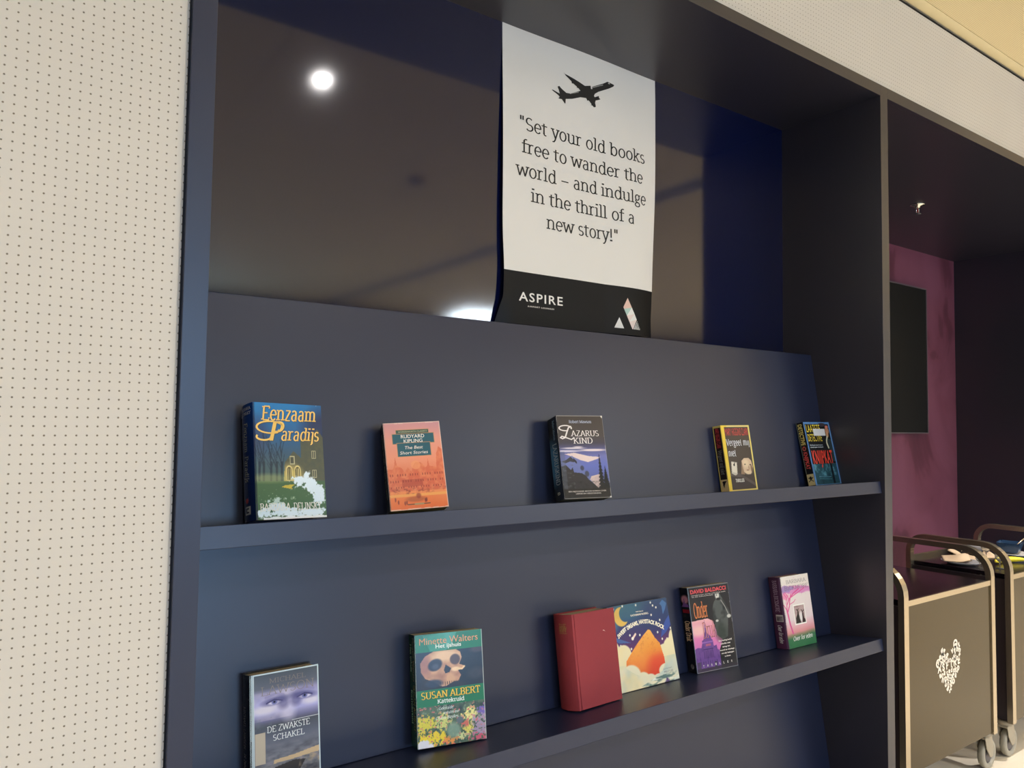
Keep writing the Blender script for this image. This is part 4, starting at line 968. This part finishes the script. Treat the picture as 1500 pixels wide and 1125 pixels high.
# --- 9 picture book
def b_hay():
    p = POS['hay']; a = Art(p[5], p[6], 900)
    a.grad([(0, (74, 42, 96)), (.5, (88, 40, 98)), (.62, (58, 42, 100)), (.8, (28, 56, 104)), (1, (22, 72, 100))], a.V + .08 * (a.n(3, 4) - .5))
    a.fill((30, 104, 120), a.ell(.3, .92, .25, .12, .9) * .6); a.fill((20, 40, 92), a.ell(.8, .85, .25, .2, .9) * .6)
    a.fill((70, 120, 176), a.poly([(.93, .98), (.99, .93), (.95, .86), (.90, .80), (.90, .90), (.87, .94)]) * .8); a.fill((52, 84, 168), a.poly([(1.0, .78), (.92, .72), (.84, .62), (.80, .53), (.90, .58), (1, .66)]) * .85)
    a.fill((70, 110, 170), a.poly([(0, .70), (.1, .62), (.3, .54), (.12, .56), (0, .62)]) * .8); a.fill((90, 130, 150), a.ell(.08, .82, .06, .10, .9) * .6)
    a.fill((222, 180, 76), np.clip(a.ell(.205, .865, .115, .115, .1) - a.ell(.275, .89, .095, .095, .1), 0, 1))
    for x, y in ((.1, .965), (.25, .985), (.47, .97), (.30, .73), (.75, .93), (.80, .90), (.72, .97), (.70, .82), (.83, .74), (.30, .63), (.46, .61), (.76, .60), (.82, .51), (.90, .50), (.86, .46), (.13, .53), (.29, .47), (.99, .62), (.07, .89), (.22, .70)): a.fill((236, 232, 214), a.ell(x, y, .012, .014, .4))
    a.fill((240, 214, 196), a.line([(.34, .59), (.39, .63)], .014)); a.fill((246, 236, 220), a.ell(.335, .585, .02, .02, .3))
    CL = (240, 226, 180)
    for cx, cy_, rx, ry in ((.0, .50, .10, .11), (.16, .42, .12, .115), (.26, .33, .1, .1), (.03, .32, .2, .22), (.82, .36, .12, .09), (.93, .38, .12, .13), (1.02, .48, .09, .13), (.9, .25, .2, .18)):
        a.fill(CL, a.ell(cx, cy_, rx, ry, .12))
    rk = a.poly([(.605, .655), (.64, .645), (.70, .54), (.765, .47), (.80, .30), (.80, .22), (.74, .14), (.6, .09), (.4, .12), (.25, .20), (.165, .26), (.18, .34), (.25, .40), (.36, .49), (.50, .59)])
    t = (a.V - .1) / .55
    col = np.stack([np.interp(t, [0, .3, .6, 1], [k[i] for k in ((222, 62, 40), (238, 104, 46), (240, 150, 52), (246, 178, 80))]) for i in range(3)], -1)
    a.fill(col, rk); a.fill((246, 170, 70), rk * a.ell(.36, .33, .18, .2, .9) * .5); a.fill((200, 100, 50), rk * (np.clip(a.n(40, 15, 2) * 5 - 3.2, 0, 1)) * np.clip((a.V - .3) * 4, 0, 1) * .5)
    a.fill((226, 60, 40), rk * a.ell(.72, .24, .18, .1, .9) * .5)
    for cx, cy_, rx, ry in ((.22, .16, .16, .13), (.40, .08, .12, .10), (.52, .06, .1, .08), (.66, .05, .12, .07), (.80, .14, .12, .08), (.92, .12, .14, .14), (.10, .06, .2, .2), (.3, .0, .3, .1)):
        a.fill((236, 228, 196), a.ell(cx, cy_, rx, ry, .15))
    cm = np.clip(a.n(5, 77) * 2.2 - .8, 0, 1) * (a.V < .5) * (1 - rk); a.fill((150, 190, 206), cm * .5 * (a.V < .3)); a.fill((250, 222, 150), np.clip(a.n(4, 87) * 2.2 - .9, 0, 1) * (a.V < .5) * (1 - rk) * .6 * (a.c[..., 0] > 180))
    sea = a.poly([(.36, .02), (.60, .08), (1, .11), (1, -.01), (.36, -.01)]); a.fill((96, 124, 118), sea * np.clip(a.n(30, 11, 3, .3) * 3.5 - 1.4, 0, 1)); a.fill((236, 240, 226), sea * np.clip(a.n(34, 12, 2, .25) * 4 - 2.2, 0, 1))
    a.fill((238, 236, 226), np.maximum(a.rect(0, 0, .018, 1), 0) * (a.V < .6))
    W_ = ink((246, 238, 214))
    def le(L, f, w_, h_):
        px = np.array([.112, .245, .382, .518, .634, .746, .875]); py = np.array([.615, .69, .728, .742, .728, .688, .615])
        def path(s, y):
            x = .112 + s * (.875 - .112); yy = np.interp(x, px, py); d = (np.interp(x + .02, px, py) - np.interp(x - .02, px, py)) / .04
            n_ = math.hypot(1, d); return (x - d / n_ * y / w_) * w_, (yy * h_ + y / n_)
        L.text('SWEET DREAMS, HAYSTACK ROCK', W_, 0, 1, 0, .048 * h_, f, font='sans', bold=.045, path=path, z=.0004)
        L.text('WRITTEN BY', W_, .45 * w_, .58 * w_, .885 * h_, .012 * h_, f, font='sans', bold=.02, y1=.880 * h_)
        L.text('KATHERINE RUSSELL', W_, .36 * w_, .66 * w_, .846 * h_, .022 * h_, f, font='sans', bold=.02, y1=.840 * h_)
        D = ink((90, 90, 100))
        L.text('ILLUSTRATED BY', D, .75 * w_, .90 * w_, .148 * h_, .012 * h_, f, font='sans')
        L.text('MILLY LIU', D, .76 * w_, .91 * w_, .108 * h_, .022 * h_, f, font='sans')
    make_book(p, 'square picture book with crescent moon and glowing orange rock above clouds', 'picture_book', a, None, (150, 150, 160), (120, 120, 130), hard=True, letter=le)
b_hay()

# --- 10 capitol thriller
def b_bald():
    p = POS['bald']; a = Art(p[5], p[6])
    a.fill((34, 32, 34)); a.fill((54, 52, 52), np.clip(a.n(6, 2) * 2 - .8, 0, 1) * .5)
    pk = np.clip((a.poly([(0, .60), (.40, .61), (.52, .57), (.56, .48), (.62, .38), (.70, .34), (.60, .22), (.3, .2), (0, .26)])), 0, 1)
    col = np.stack([np.interp(a.V, [.2, .4, .6], [k[i] for k in ((206, 110, 186), (226, 130, 180), (236, 176, 180))]) for i in range(3)], -1)
    a.fill(col, pk); a.fill((246, 206, 190), pk * a.ell(.15, .48, .2, .06, .9) * .7)
    VI = (112, 72, 148)
    dm = np.maximum.reduce([a.poly([(.0, .27), (.08, .29), (.17, .28), (.2, .33), (.20, .36), (.24, .37), (.25, .40), (.29, .45), (.31, .60), (.33, .45), (.42, .40), (.43, .37), (.46, .35), (.47, .28), (.54, .29), (.55, .24), (.60, .22), (.60, 0), (0, 0)])])
    a.fill(VI, dm); a.fill((80, 50, 120), dm * np.clip(a.n(20, 9, 3, 2) * 3 - 1.5, 0, 1) * .7)
    a.fill((150, 100, 180), dm * a.rect(.2, .33, .46, .345)); a.fill((190, 96, 120), a.rect(.28, .29, .40, .315) * .8); a.fill((70, 44, 110), a.rect(.21, .25, .45, .262))
    for k in range(7): a.fill((70, 44, 106), a.rect(.22 + k * .034, .15, .232 + k * .034, .24))
    for k in range(9): a.fill((84, 56, 120), a.rect(.06 + k * .055, .07, .08 + k * .055, .12))
    a.fill((40, 30, 44), a.rect(0, 0, 1, .045) * .8); a.fill((70, 60, 76), a.rect(.03, .02, .12, .12) * .7); a.fill((50, 46, 56), a.rect(.44, .02, .5, .10) * .7)
    fg = a.poly([(.62, .90), (.68, .92), (.75, .90), (.79, .85), (.86, .78), (.93, .70), (.97, .60), (.90, .57), (.88, .50), (.84, .36), (.70, .34), (.58, .40), (.57, .52), (.54, .62), (.55, .72), (.60, .79), (.65, .82)])
    a.fill((84, 90, 88), fg * .9); a.fill((30, 34, 34), fg * np.clip(a.n(9, 30, 3) * 3.2 - 1.5, 0, 1) * .85); a.fill((44, 56, 48), a.ell(.70, .42, .14, .10, .9) * .7)
    a.fill((206, 204, 196), a.ell(.70, .865, .048, .045, .3)); a.fill((60, 60, 58), a.ell(.695, .905, .06, .02, .3)); a.fill((50, 48, 46), a.ell(.69, .868, .012, .008, .5)); a.fill((30, 30, 30), a.ell(.72, .82, .05, .016, .4))
    a.fill((196, 196, 190), a.ell(.93, .60, .05, .022, .4)); a.fill((196, 196, 190), a.ell(.625, .565, .035, .014, .4)); a.fill((150, 150, 146), a.line([(.78, .80), (.86, .72), (.92, .63)], .006))
    a.fill((150, 170, 190), a.rect(0, 0, .018, 1) * .9)
    ed = np.minimum.reduce([1 - a.U, a.V, 1 - a.V]); a.fill((196, 200, 206), (ed < .003 + .006 * a.n(16, 14)) * .7)
    RD, OR, W_ = ink((226, 66, 76)), ink((216, 124, 60)), ink((232, 222, 214))
    def le(L, f, w_, h_):
        L.text('DAVID BALDACCI', RD, .06 * w_, .935 * w_, .922 * h_, .047 * h_, f, font='sans', bold=.03)
        L.text('bestsellerauteur van Het recht van de macht', W_, .08 * w_, .92 * w_, .895 * h_, .012 * h_, f, font='sans')
        L.text('en De schaduwzijde', W_, .08 * w_, .60 * w_, .876 * h_, .012 * h_, f, font='sans')
        L.text('Onder', OR, .09 * w_, .425 * w_, .632 * h_, .175 * h_, f, T=.13, t=.05)
        L.text('Druk', ink((240, 160, 150)), .245 * w_, .560 * w_, .384 * h_, .185 * h_, f, T=.06, t=.04)
        L.text('Druk', ink((110, 40, 60)), .255 * w_, .566 * w_, .384 * h_, .185 * h_, f, T=.05, t=.03, z=.0005)
        for k, s in enumerate(('Een machtig bedrijf', 'schrikt niet', 'terug van', 'moord en chantage', 'om zijn belangen', 'te dienen.')):
            a_, b_ = ((.60, .925), (.64, .88), (.67, .86), (.60, .96), (.63, .94), (.70, .85))[k]
            L.text(s, W_, a_ * w_, b_ * w_, (.318 - .0375 * k) * h_, .017 * h_, f, font='sans', bold=.03)
        for k, c in enumerate('THRILLER'):
            L.text(c, W_, (.16 + .098 * k) * w_, (.185 + .098 * k) * w_, .058 * h_, .026 * h_, f, font='sans', bold=.03)
    def sp_(s):
        s.fill((20, 18, 20)); s.fill((190, 130, 150), s.ell(.5, .86, .45, .05, .5)); s.fill((110, 70, 140), s.poly([(.05, .78), (.3, .82), (.4, .88), (.5, .82), (.9, .80), (.95, .77), (.1, .77)])); s.fill((130, 20, 30), s.rect(.1, .70, .95, .745)); s.fill((150, 146, 140), s.ell(.5, .075, .2, .03, .3) * s.n(20, 3) * 1.4)
    def ls(L, f, t_, h_):
        L.text('Onder Druk', ink((222, 186, 150)), .395 * h_, .63 * h_, .22 * t_, .6 * t_, f, T=.14, t=.09)
    make_book(p, 'thriller paperback with pink sky, violet domed building and grey man', 'paperback_book', a, spine_art(p, sp_), (140, 140, 146), (20, 18, 20), letter=le, spineletter=ls)
b_bald()

# --- 11 pink tree hardcover
def b_bick():
    p = POS['bick']; a = Art(p[5], p[6])
    a.grad([(0, (54, 116, 76)), (.12, (66, 124, 84)), (.165, (150, 140, 110)), (.2, (226, 150, 150)), (.28, (232, 176, 184)), (.38, (228, 210, 212)), (1, (232, 224, 214))], a.V - .02 * a.U + .02 * (a.n(5, 3) - .5))
    PK = (222, 96, 152)
    tr = np.zeros_like(a.U)
    for pts, wd in (([(.21, .205), (.15, .33), (.12, .46), (.10, .53)], .016), ([(.10, .52), (.12, .60), (.22, .68), (.40, .75), (.6, .80)], .010), ([(.12, .50), (.2, .58), (.24, .66), (.3, .74)], .011),
                    ([(.10, .53), (.02, .60), (-.02, .62)], .008), ([(.2, .6), (.38, .63), (.44, .66)], .005), ([(.22, .68), (.16, .74), (.1, .78)], .006), ([(.3, .7), (.5, .74), (.8, .80)], .007), ([(.1, .62), (.14, .7), (.06, .76)], .006)):
        tr = np.maximum(tr, a.line(pts, wd))
    cn = a.ell(.42, .80, .62, .055, .6, -.06) * 1.0; lf = a.n(24, 13)
    a.fill((214, 130, 190), np.clip((cn + lf - .75) * 3, 0, 1) * .85); a.fill((150, 140, 190), np.clip((a.ell(.15, .82, .3, .05, .8) + lf - 1) * 3, 0, 1) * .7); a.fill((232, 120, 170), np.clip((a.ell(.1, .72, .14, .05, .9) + lf - .95) * 3, 0, 1) * .7)
    a.fill(PK, tr)
    a.fill((244, 240, 232), a.rect(.325, .305, .735, .585)); ph = a.rect(.35, .322, .712, .568)
    a.fill((186, 160, 158), ph); a.fill((120, 92, 92), ph * np.clip(a.n(14, 6, 3, .5) * 3 - 1.4, 0, 1) * .7)
    a.fill((42, 36, 36), ph * a.poly([(.37, .32), (.38, .40), (.44, .45), (.46, .50), (.49, .50), (.5, .44), (.54, .36), (.54, .32)])); a.fill((60, 44, 44), ph * a.poly([(.60, .32), (.60, .42), (.63, .47), (.66, .46), (.67, .38), (.712, .36), (.712, .32)]))
    a.fill((228, 222, 220), ph * a.ell(.56, .41, .05, .07, .5)); a.fill((42, 36, 36), ph * np.maximum(a.line([(.42, .52), (.46, .50), (.50, .52)], .006), a.line([(.60, .50), (.63, .47), (.68, .49)], .006)))
    BR, W_ = ink((96, 78, 86)), ink((240, 240, 232))
    def le(L, f, w_, h_):
        L.text('BARBARA', BR, .185 * w_, .895 * w_, .893 * h_, .050 * h_, f, T=.07, t=.04)
        L.text('BICKMORE', BR, .10 * w_, .965 * w_, .803 * h_, .056 * h_, f, T=.07, t=.04)
        L.text('Over for eden', W_, .185 * w_, .88 * w_, .095 * h_, .058 * h_, f, T=.13, t=.07, slab=False, shear=.2)
    def sp_(s):
        s.grad([(0, (84, 44, 74)), (1, (74, 42, 66))]); s.fill((110, 84, 110), s.rect(.86, 0, 1, 1) * .7); s.fill((206, 196, 190), s.rect(.3, .375, .86, .47)); s.fill((90, 80, 84), s.n(12, 5) * s.rect(.34, .38, .82, .45) * 1.2)
    def ls(L, f, t_, h_):
        L.text('BARBARA BICKMORE', ink((186, 160, 180)), .045 * h_, .49 * h_, .35 * t_, .32 * t_, f, T=.08)
        L.text('Over for eden', ink((222, 214, 216)), .67 * h_, .92 * h_, .36 * t_, .32 * t_, f, T=.13, t=.07, slab=False, shear=.2)
    make_book(p, 'pale pink hardcover with a pink tree and small photo, purple spine', 'hardcover_book', a, spine_art(p, sp_), (228, 220, 214), (80, 44, 70), bulge=.003, hard=True, letter=le, spineletter=ls)
b_bick()

# ---------------------------------------------------------------- alcove contents
t = thing('wall_screen', 'large black wall-mounted screen in thin grey frame on plum mural', 'screen', (3.28, YP, 1.457))
box('display_panel', (.008, -.032, .008), (1.667, -.002, .925), BLACK, t, bev=.001)
bm = bmesh.new()
for lo, hi in (((0, -.036, 0), (1.675, 0, .0075)), ((0, -.036, .9255), (1.675, 0, .933)), ((0, -.036, .0075), (.0075, 0, .9255)), ((1.6675, -.036, .0075), (1.675, 0, .9255))): add_box(bm, lo, hi)
obj('frame', bm, mat('grey_screen_frame', (120, 112, 118), .45, metal=.5), t)

t = thing('sprinkler', 'small chrome fire sprinkler on the dark ceiling of the alcove', 'sprinkler', (3.874, 1.891, ZB))
bm = bmesh.new(); add_lathe(bm, [(0, 0), (.036, 0), (.034, -.005), (.014, -.009), (.012, -.018), (0, -.018)]); obj('escutcheon', bm, CHROME, t)
bm = bmesh.new()
for s in (-1, 1): add_tube(bm, [(s * .008, 0, -.012), (s * .013, 0, -.024), (s * .012, 0, -.038), (s * .003, 0, -.047)], .0022, 8)
obj('frame_arms', bm, CHROME, t)
bm = bmesh.new(); add_lathe(bm, [(0, -.046), (.016, -.047), (.017, -.049), (0, -.050)], seg=16); obj('deflector', bm, DARKMET, t)
bm = bmesh.new(); add_lathe(bm, [(0, -.018), (.003, -.02), (.003, -.045), (0, -.046)], seg=10); obj('glass_bulb', bm, mat('red_glass_bulb', (150, 30, 24), .2), t)

# trolleys
def trolley(x0, x1, label, y1=1.962):
    y0, H, zt_ = 1.490, .955, .826
    t = thing('clearing_trolley', label, 'trolley', (x0, y0, 0), group='clearing trolleys in the alcove')
    W_ = x1 - x0; D = y1 - y0; fw, fd = .034, .024
    for xx in (fw / 2, W_ - fw / 2):
        pts = [(xx, fd / 2, .165), (xx, fd / 2, H - .11)]
        for k in range(1, 9):
            an = R(180 - 90 * k / 8); pts.append((xx, fd / 2 + .11 + .11 * math.cos(an), H - .11 + .11 * math.sin(an) - .0))
        for k in range(0, 9):
            an = R(90 - 90 * k / 8); pts.append((xx, D - fd / 2 - .08 + .08 * math.cos(an), H - .08 + .08 * math.sin(an)))
        pts += [(xx, D - fd / 2, .165)]
        bm = bmesh.new(); add_tube(bm, pts, 0, flat=((fw / 2, 0, 0), fd / 2)); bmesh.ops.recalc_face_normals(bm, faces=bm.faces[:])
        obj('handle_frame', bm, METAL, t)
    bm = bmesh.new(); add_box(bm, (fw + .001, .014, zt_ - .018), (W_ - fw - .001, D - .004, zt_), 0, .002); obj('tray_top', bm, PLUM, t)
    for lo, hi in (((fw, .002, zt_ - .018), (W_ - fw, .013, zt_ + .004)), ((fw, D - .004, zt_ - .018), (W_ - fw, D + .006, zt_ + .022))): box('tray_edge', lo, hi, METAL, t, bev=.001)
    fp = box('front_panel', (fw, .006, .172), (W_ - fw, .013, zt_ - .019), TAUPE, t)
    box('side_panel', (.008, .028, .172), (.016, D - .028, zt_ - .019), mat('side_laminate', (48, 40, 44), .4), t)
    box('side_panel', (W_ - .016, .028, .172), (W_ - .008, D - .028, zt_ - .019), bpy.data.materials['side_laminate'], t)
    box('back_panel', (fw, D - .013, .172), (W_ - fw, D - .006, zt_ - .019), bpy.data.materials['side_laminate'], t)
    box('bottom_tray', (fw, .014, .176), (W_ - fw, D - .014, .19), bpy.data.materials['side_laminate'], t)
    # heart of scattered white letters
    L = Ink(); Wm = ink((236, 226, 210)); random.seed(11)
    def put(c, cx, cz, s, an):
        ps, wd, kc = sans_text(c, .05); ca_, sa_ = math.cos(an), math.sin(an)
        q2 = [[(cx + ((x - wd / 2) * ca_ - (y - .36) * sa_) * s, cz + ((x - wd / 2) * sa_ + (y - .36) * ca_) * s) for x, y in q] for q in ps]
        L.polys(q2, Wm, lambda x, y, z: (x, .006 - z, y), .0006)
    cx, cz = W_ * .465, .530
    rows = [(.085, [(-.072, -.03), (.045, .095)]), (.06, [(-.085, -.005), (.015, .1)]), (.03, [(-.1, .1)]), (-.03, [(-.088, .088)]), (-.055, [(-.066, .066)]), (-.085, [(-.045, .045)]), (-.112, [(-.022, .024)])]
    al = 'aetnoukvrmxspwgde'
    for dz, spans in rows:
        for a_, b_ in spans:
            nn = max(1, int((b_ - a_) / .019))
            for k in range(nn): put(random.choice(al), cx + a_ + (k + .5) * (b_ - a_) / nn, cz + dz * .78 + random.uniform(-.004, .004) + (.008 if a_ > 0 else 0), random.uniform(.028, .044), random.uniform(-.7, .7))
    for k, c in enumerate('ASPIRE'): put(c, cx - .082 + .033 * k, cz - .001 + .0015 * k, .040, .03)
    for x, y, s, c in ((-.092, .022, .046, 'O'), (.055, .078, .046, 'O'), (0, -.102, .026, 's')): put(c, cx + x, cz + y, s, .1)
    L.build('letter_heart_print', fp)
    # casters
    for xx in (.03, W_ - .03):
        for yy in (.045, D - .045):
            bm = bmesh.new(); add_lathe(bm, [(0, .166), (.034, .166), (.036, .158), (.030, .148), (.018, .144), (0, .144)], (xx, yy, 0), 20)
            dx = .028
            for s in (-1, 1):
                q = [(xx - .030, .146), (xx + .034, .146), (xx + dx + .022, .085), (xx + dx + .012, .056), (xx + dx - .012, .056), (xx - .018, .10)]
                v0 = [bm.verts.new((a_, yy + s * .020 - .0015, b_)) for a_, b_ in q]; v1 = [bm.verts.new((a_, yy + s * .020 + .0015, b_)) for a_, b_ in q]
                bm.faces.new(v0); bm.faces.new(v1[::-1])
                for i in range(len(q)): j = (i + 1) % len(q); bm.faces.new((v0[i], v0[j], v1[j], v1[i]))
            add_box(bm, (xx - .030, yy - .021, .138), (xx + .034, yy + .021, .148), 0, .002)
            bmesh.ops.recalc_face_normals(bm, faces=bm.faces[:])
            cf = obj('caster_fork', bm, CASTER, t)
            MR = Matrix.Rotation(R(90), 3, 'X')
            bm = bmesh.new(); add_lathe(bm, [(.042, -.012), (.060, -.013), (.0645, -.007), (.0645, .007), (.060, .013), (.042, .012), (.042, -.012)], (xx + dx, yy, .066), 32, 0, MR); bmesh.ops.recalc_face_normals(bm, faces=bm.faces[:])
            obj('wheel', bm, RUBBER, cf)
            bm = bmesh.new(); add_lathe(bm, [(0, -.008), (.030, -.009), (.0425, -.006), (.0425, .006), (.030, .009), (0, .008)], (xx + dx, yy, .066), 24, 0, MR); bmesh.ops.recalc_face_normals(bm, faces=bm.faces[:])
            obj('wheel_hub', bm, DARKMET, cf)
    return t
trolley(2.907, 3.688, 'metal-framed clearing trolley with bare plum top, nearer the bookcase', 2.03)
trolley(3.850, 4.631, 'metal-framed clearing trolley loaded with used plates, glasses and banana')

# used crockery on the second trolley
ZTOP = .8265
def plate(name, label, x, y, r, m, z=ZTOP, h=.016):
    bm = bmesh.new(); add_lathe(bm, [(0, 0), (r * .6, 0), (r * .66, .002), (r, h - .003), (r * .99, h), (r * .62, .006), (0, .005)], (0, 0, 0), 40)
    bmesh.ops.recalc_face_normals(bm, faces=bm.faces[:])
    o = obj(name, bm, m, smooth=True); o.location = (x, y, z); tag(o, label, 'plate'); return o
WP = mat('white_china', (206, 200, 190), .2); BG = mat('beige_napkin', (206, 180, 148), .8, bump=(60, .4, .003)); GP = mat('grey_china', (150, 148, 150), .25)
plate('dinner_plate', 'grey plate under crumpled beige napkins on the loaded trolley', 3.985, 1.76, .088, GP)
plate('side_plate', 'pale plate beneath the blue container on the loaded trolley', 4.49, 1.72, .085, WP)
def napkin(label, x, y, z, sx, sy_, sz, rot, seed):
    bm = bmesh.new(); g = np.random.default_rng(seed); n = 14; ph = g.random(6) * 6
    rows = []
    for k, zo in ((0, 0), (1, .003)):
        rows.append([[bm.verts.new(((i / n - .5) * sx, (j / n - .5) * sy_, sz * (.5 + .5 * math.sin(i / n * 5 + ph[0] + math.sin(j / n * 4 + ph[1]) * 1.2)) * (.55 + .45 * math.sin(j / n * 3.2 + ph[2])) ** 2 + zo)) for i in range(n + 1)] for j in range(n + 1)])
    for r_ in rows:
        for j in range(n):
            for i in range(n): bm.faces.new((r_[j][i], r_[j][i + 1], r_[j + 1][i + 1], r_[j + 1][i])).smooth = True
    A, B = rows
    for i in range(n):
        for a_, b_, c_, d_ in ((A[0][i], A[0][i + 1], B[0][i + 1], B[0][i]), (A[n][i], A[n][i + 1], B[n][i + 1], B[n][i]), (A[i][0], A[i + 1][0], B[i + 1][0], B[i][0]), (A[i][n], A[i + 1][n], B[i + 1][n], B[i][n])): bm.faces.new((a_, b_, c_, d_))
    bmesh.ops.recalc_face_normals(bm, faces=bm.faces[:])
    o = obj('napkin', bm, BG); o.location = (x, y, z); o.rotation_euler = (0, 0, rot); tag(o, label, 'napkin', 'crumpled napkins on the loaded trolley')
napkin('flat crumpled beige napkin lying across the grey plate', 3.985, 1.78, ZTOP + .017, .17, .12, .020, .5, 1)
napkin('raised beige napkin behind the grey plate, folded into a peak', 4.16, 1.82, ZTOP + .001, .15, .13, .045, .3, 2)
napkin('tall folded beige napkin beside the stemmed glasses', 4.32, 1.80, ZTOP + .001, .13, .12, .05, 1.0, 5)
GLASS = mat('clear_glass', (235, 235, 230), .03, ior=1.45, trans=.92)
def goblet(name, label, x, y, s, tilt=0, az=0):
    bm = bmesh.new()
    add_lathe(bm, [(0, .002), (.030, 0), (.030, .002), (.005, .006), (.0035, .03), (.004, .045), (.018, .055), (.030, .072), (.033, .095), (.028, .115), (.026, .115), (.030, .095), (.027, .074), (.015, .059), (0, .055)], (0, 0, 0), 28)
    for v in bm.verts: v.co *= s
    bmesh.ops.recalc_face_normals(bm, faces=bm.faces[:])
    o = obj(name, bm, GLASS); o.location = (x, y, ZTOP + .0005 + (.030 * s * math.sin(tilt) if tilt else 0)); o.rotation_euler = (tilt, 0, az)
    tag(o, label, 'glass', 'stemmed glasses on the loaded trolley')
goblet('wine_glass', 'small stemmed glass standing in front of the banana tip', 4.02, 1.60, .66)
goblet('wine_glass', 'stemmed glass between the plate of napkins and the banana', 3.94, 1.655, .60)
goblet('wine_glass', 'stemmed glass further back by the grey bowl', 4.24, 1.75, .72)
bm = bmesh.new()
pts = []; rad = []
for k in range(15):
    s = k / 14; pts.append((-.105 + .21 * s, .030 * (1 - (2 * s - 1) ** 2), 0)); rad.append(.003 + .0115 * math.sin(math.pi * min(1, max(0, s))) ** .45)
add_tube(bm, pts, rad, 12); o = obj('banana_body', bm, mat('banana_skin', (228, 206, 40), .45, var=(20, .1)))
o.name = 'banana'; o.location = (4.21, 1.625, ZTOP + .0150); o.rotation_euler = (0, 0, -.28); tag(o, 'yellow banana lying at the front of the loaded trolley', 'banana')
# blue container and spoon
BLU = mat('blue_container_plastic', (44, 70, 100), .25)
bm = bmesh.new(); q0 = .040; q1 = .054
A = [[(sx * q * 1.2, sy_ * q, z) for sx, sy_ in ((-1, -1), (1, -1), (1, 1), (-1, 1))] for q, z in ((q0, 0), (q1, .050), (q1 - .004, .050), (q0 - .002, .005))]
vv = [[bm.verts.new(c) for c in r_] for r_ in A]
bm.faces.new(vv[0][::-1]); bm.faces.new(vv[3])
for a_, b_ in zip(vv, vv[1:]):
    for k in range(4): bm.faces.new((a_[k], a_[(k + 1) % 4], b_[(k + 1) % 4], b_[k]))
bmesh.ops.recalc_face_normals(bm, faces=bm.faces[:]); bmesh.ops.bevel(bm, geom=bm.edges[:], offset=.004, segments=2, affect='EDGES')
o = obj('plastic_container', bm, BLU); o.location = (4.50, 1.74, ZTOP + .017); o.rotation_euler = (0, 0, .2); tag(o, 'dark blue square plastic container standing on the pale plate', 'container')
bm = bmesh.new(); add_tube(bm, [(0, 0, 0), (.03, -.02, .03), (.075, -.05, .075)], [.004, .003, .004], 8)
o = obj('spoon', bm, METAL); o.location = (4.50, 1.735, ZTOP + .028); tag(o, 'steel spoon leaning out of the blue container', 'spoon')
plate('small_bowl', 'small grey bowl behind the glasses on the loaded trolley', 4.42, 1.885, .055, GP, h=.04)['category'] = 'bowl'
plate('foil_dish', 'shiny silver foil dish at the far side of the loaded trolley', 4.30, 1.68 + .24, .035, CHROME, h=.03)['category'] = 'dish'

# ---------------------------------------------------------------- room fittings overhead (partly mirrored in the glossy back panel; middle downlight row added for light)
RING = mat('downlight_ring', (236, 232, 224), .4)
LENS = mat('downlight_lens', (255, 236, 205), .5, emit=2.)
for i, (x, y, pw) in enumerate(LAMPS):
    t = thing('downlight', 'round recessed ceiling downlight with white trim ring', 'downlight', (x, y, ZC), group='ceiling downlights')
    bm = bmesh.new(); add_lathe(bm, [(.052, 0), (.066, -.001), (.066, -.006), (.052, -.010), (.050, -.004), (.050, 0)], seg=28); obj('trim_ring', bm, RING, t)
    bm = bmesh.new(); add_lathe(bm, [(0, -.004), (.049, -.004), (.049, -.002), (0, -.002)], seg=24); obj('lens', bm, LENS, t)
t = thing('smoke_detector', 'round white smoke detector on the perforated ceiling', 'smoke detector', (2.229, -.798, ZC))
bm = bmesh.new(); add_lathe(bm, [(0, 0), (.055, 0), (.055, -.018), (.035, -.036), (0, -.038)], seg=28); obj('housing', bm, mat('detector_plastic', (165, 160, 152), .5), t)
t = thing('ceiling_diffuser', 'long linear air diffuser slot running across the ceiling', 'diffuser', ((SLOT[0] + SLOT[1]) / 2, -2.5, ZC))
bm = bmesh.new(); hw = (SLOT[1] - SLOT[0]) / 2 - .002
bm.free(); DF = mat('diffuser_frame', (196, 190, 176), .5); DB = mat('diffuser_blade', (150, 147, 142), .5)
for a_ in (-hw, hw - .03): box('frame', (a_, -3.7, 0), (a_ + .03, 3.735, .010), DF, t)
for k in range(4): box('blade', (-.07 + k * .04, -3.7, .004), (-.052 + k * .04, 3.735, .010), DB, t)

DIFF = mat('light_diffuser', (236, 244, 255), .5, emit=3.)
for px, lb in ((6.05, 'square cool white ceiling light panel nearer the bookcase side of its row'), (7.75, 'square cool white ceiling light panel further along the far wall')):
    t = thing('ceiling_light', lb, 'ceiling light', (px, -5.7, ZC), group='ceiling light panels')
    bm = bmesh.new()
    for lo, hi in (((-.63, -.43, -.016), (.63, -.39, 0)), ((-.63, .39, -.016), (.63, .43, 0)), ((-.63, -.39, -.016), (-.59, .39, 0)), ((.59, -.39, -.016), (.63, .39, 0))): add_box(bm, lo, hi)
    obj('frame', bm, RING, t)
    box('diffuser', (-.59, -.39, -.006), (.59, .39, 0), DIFF, t)
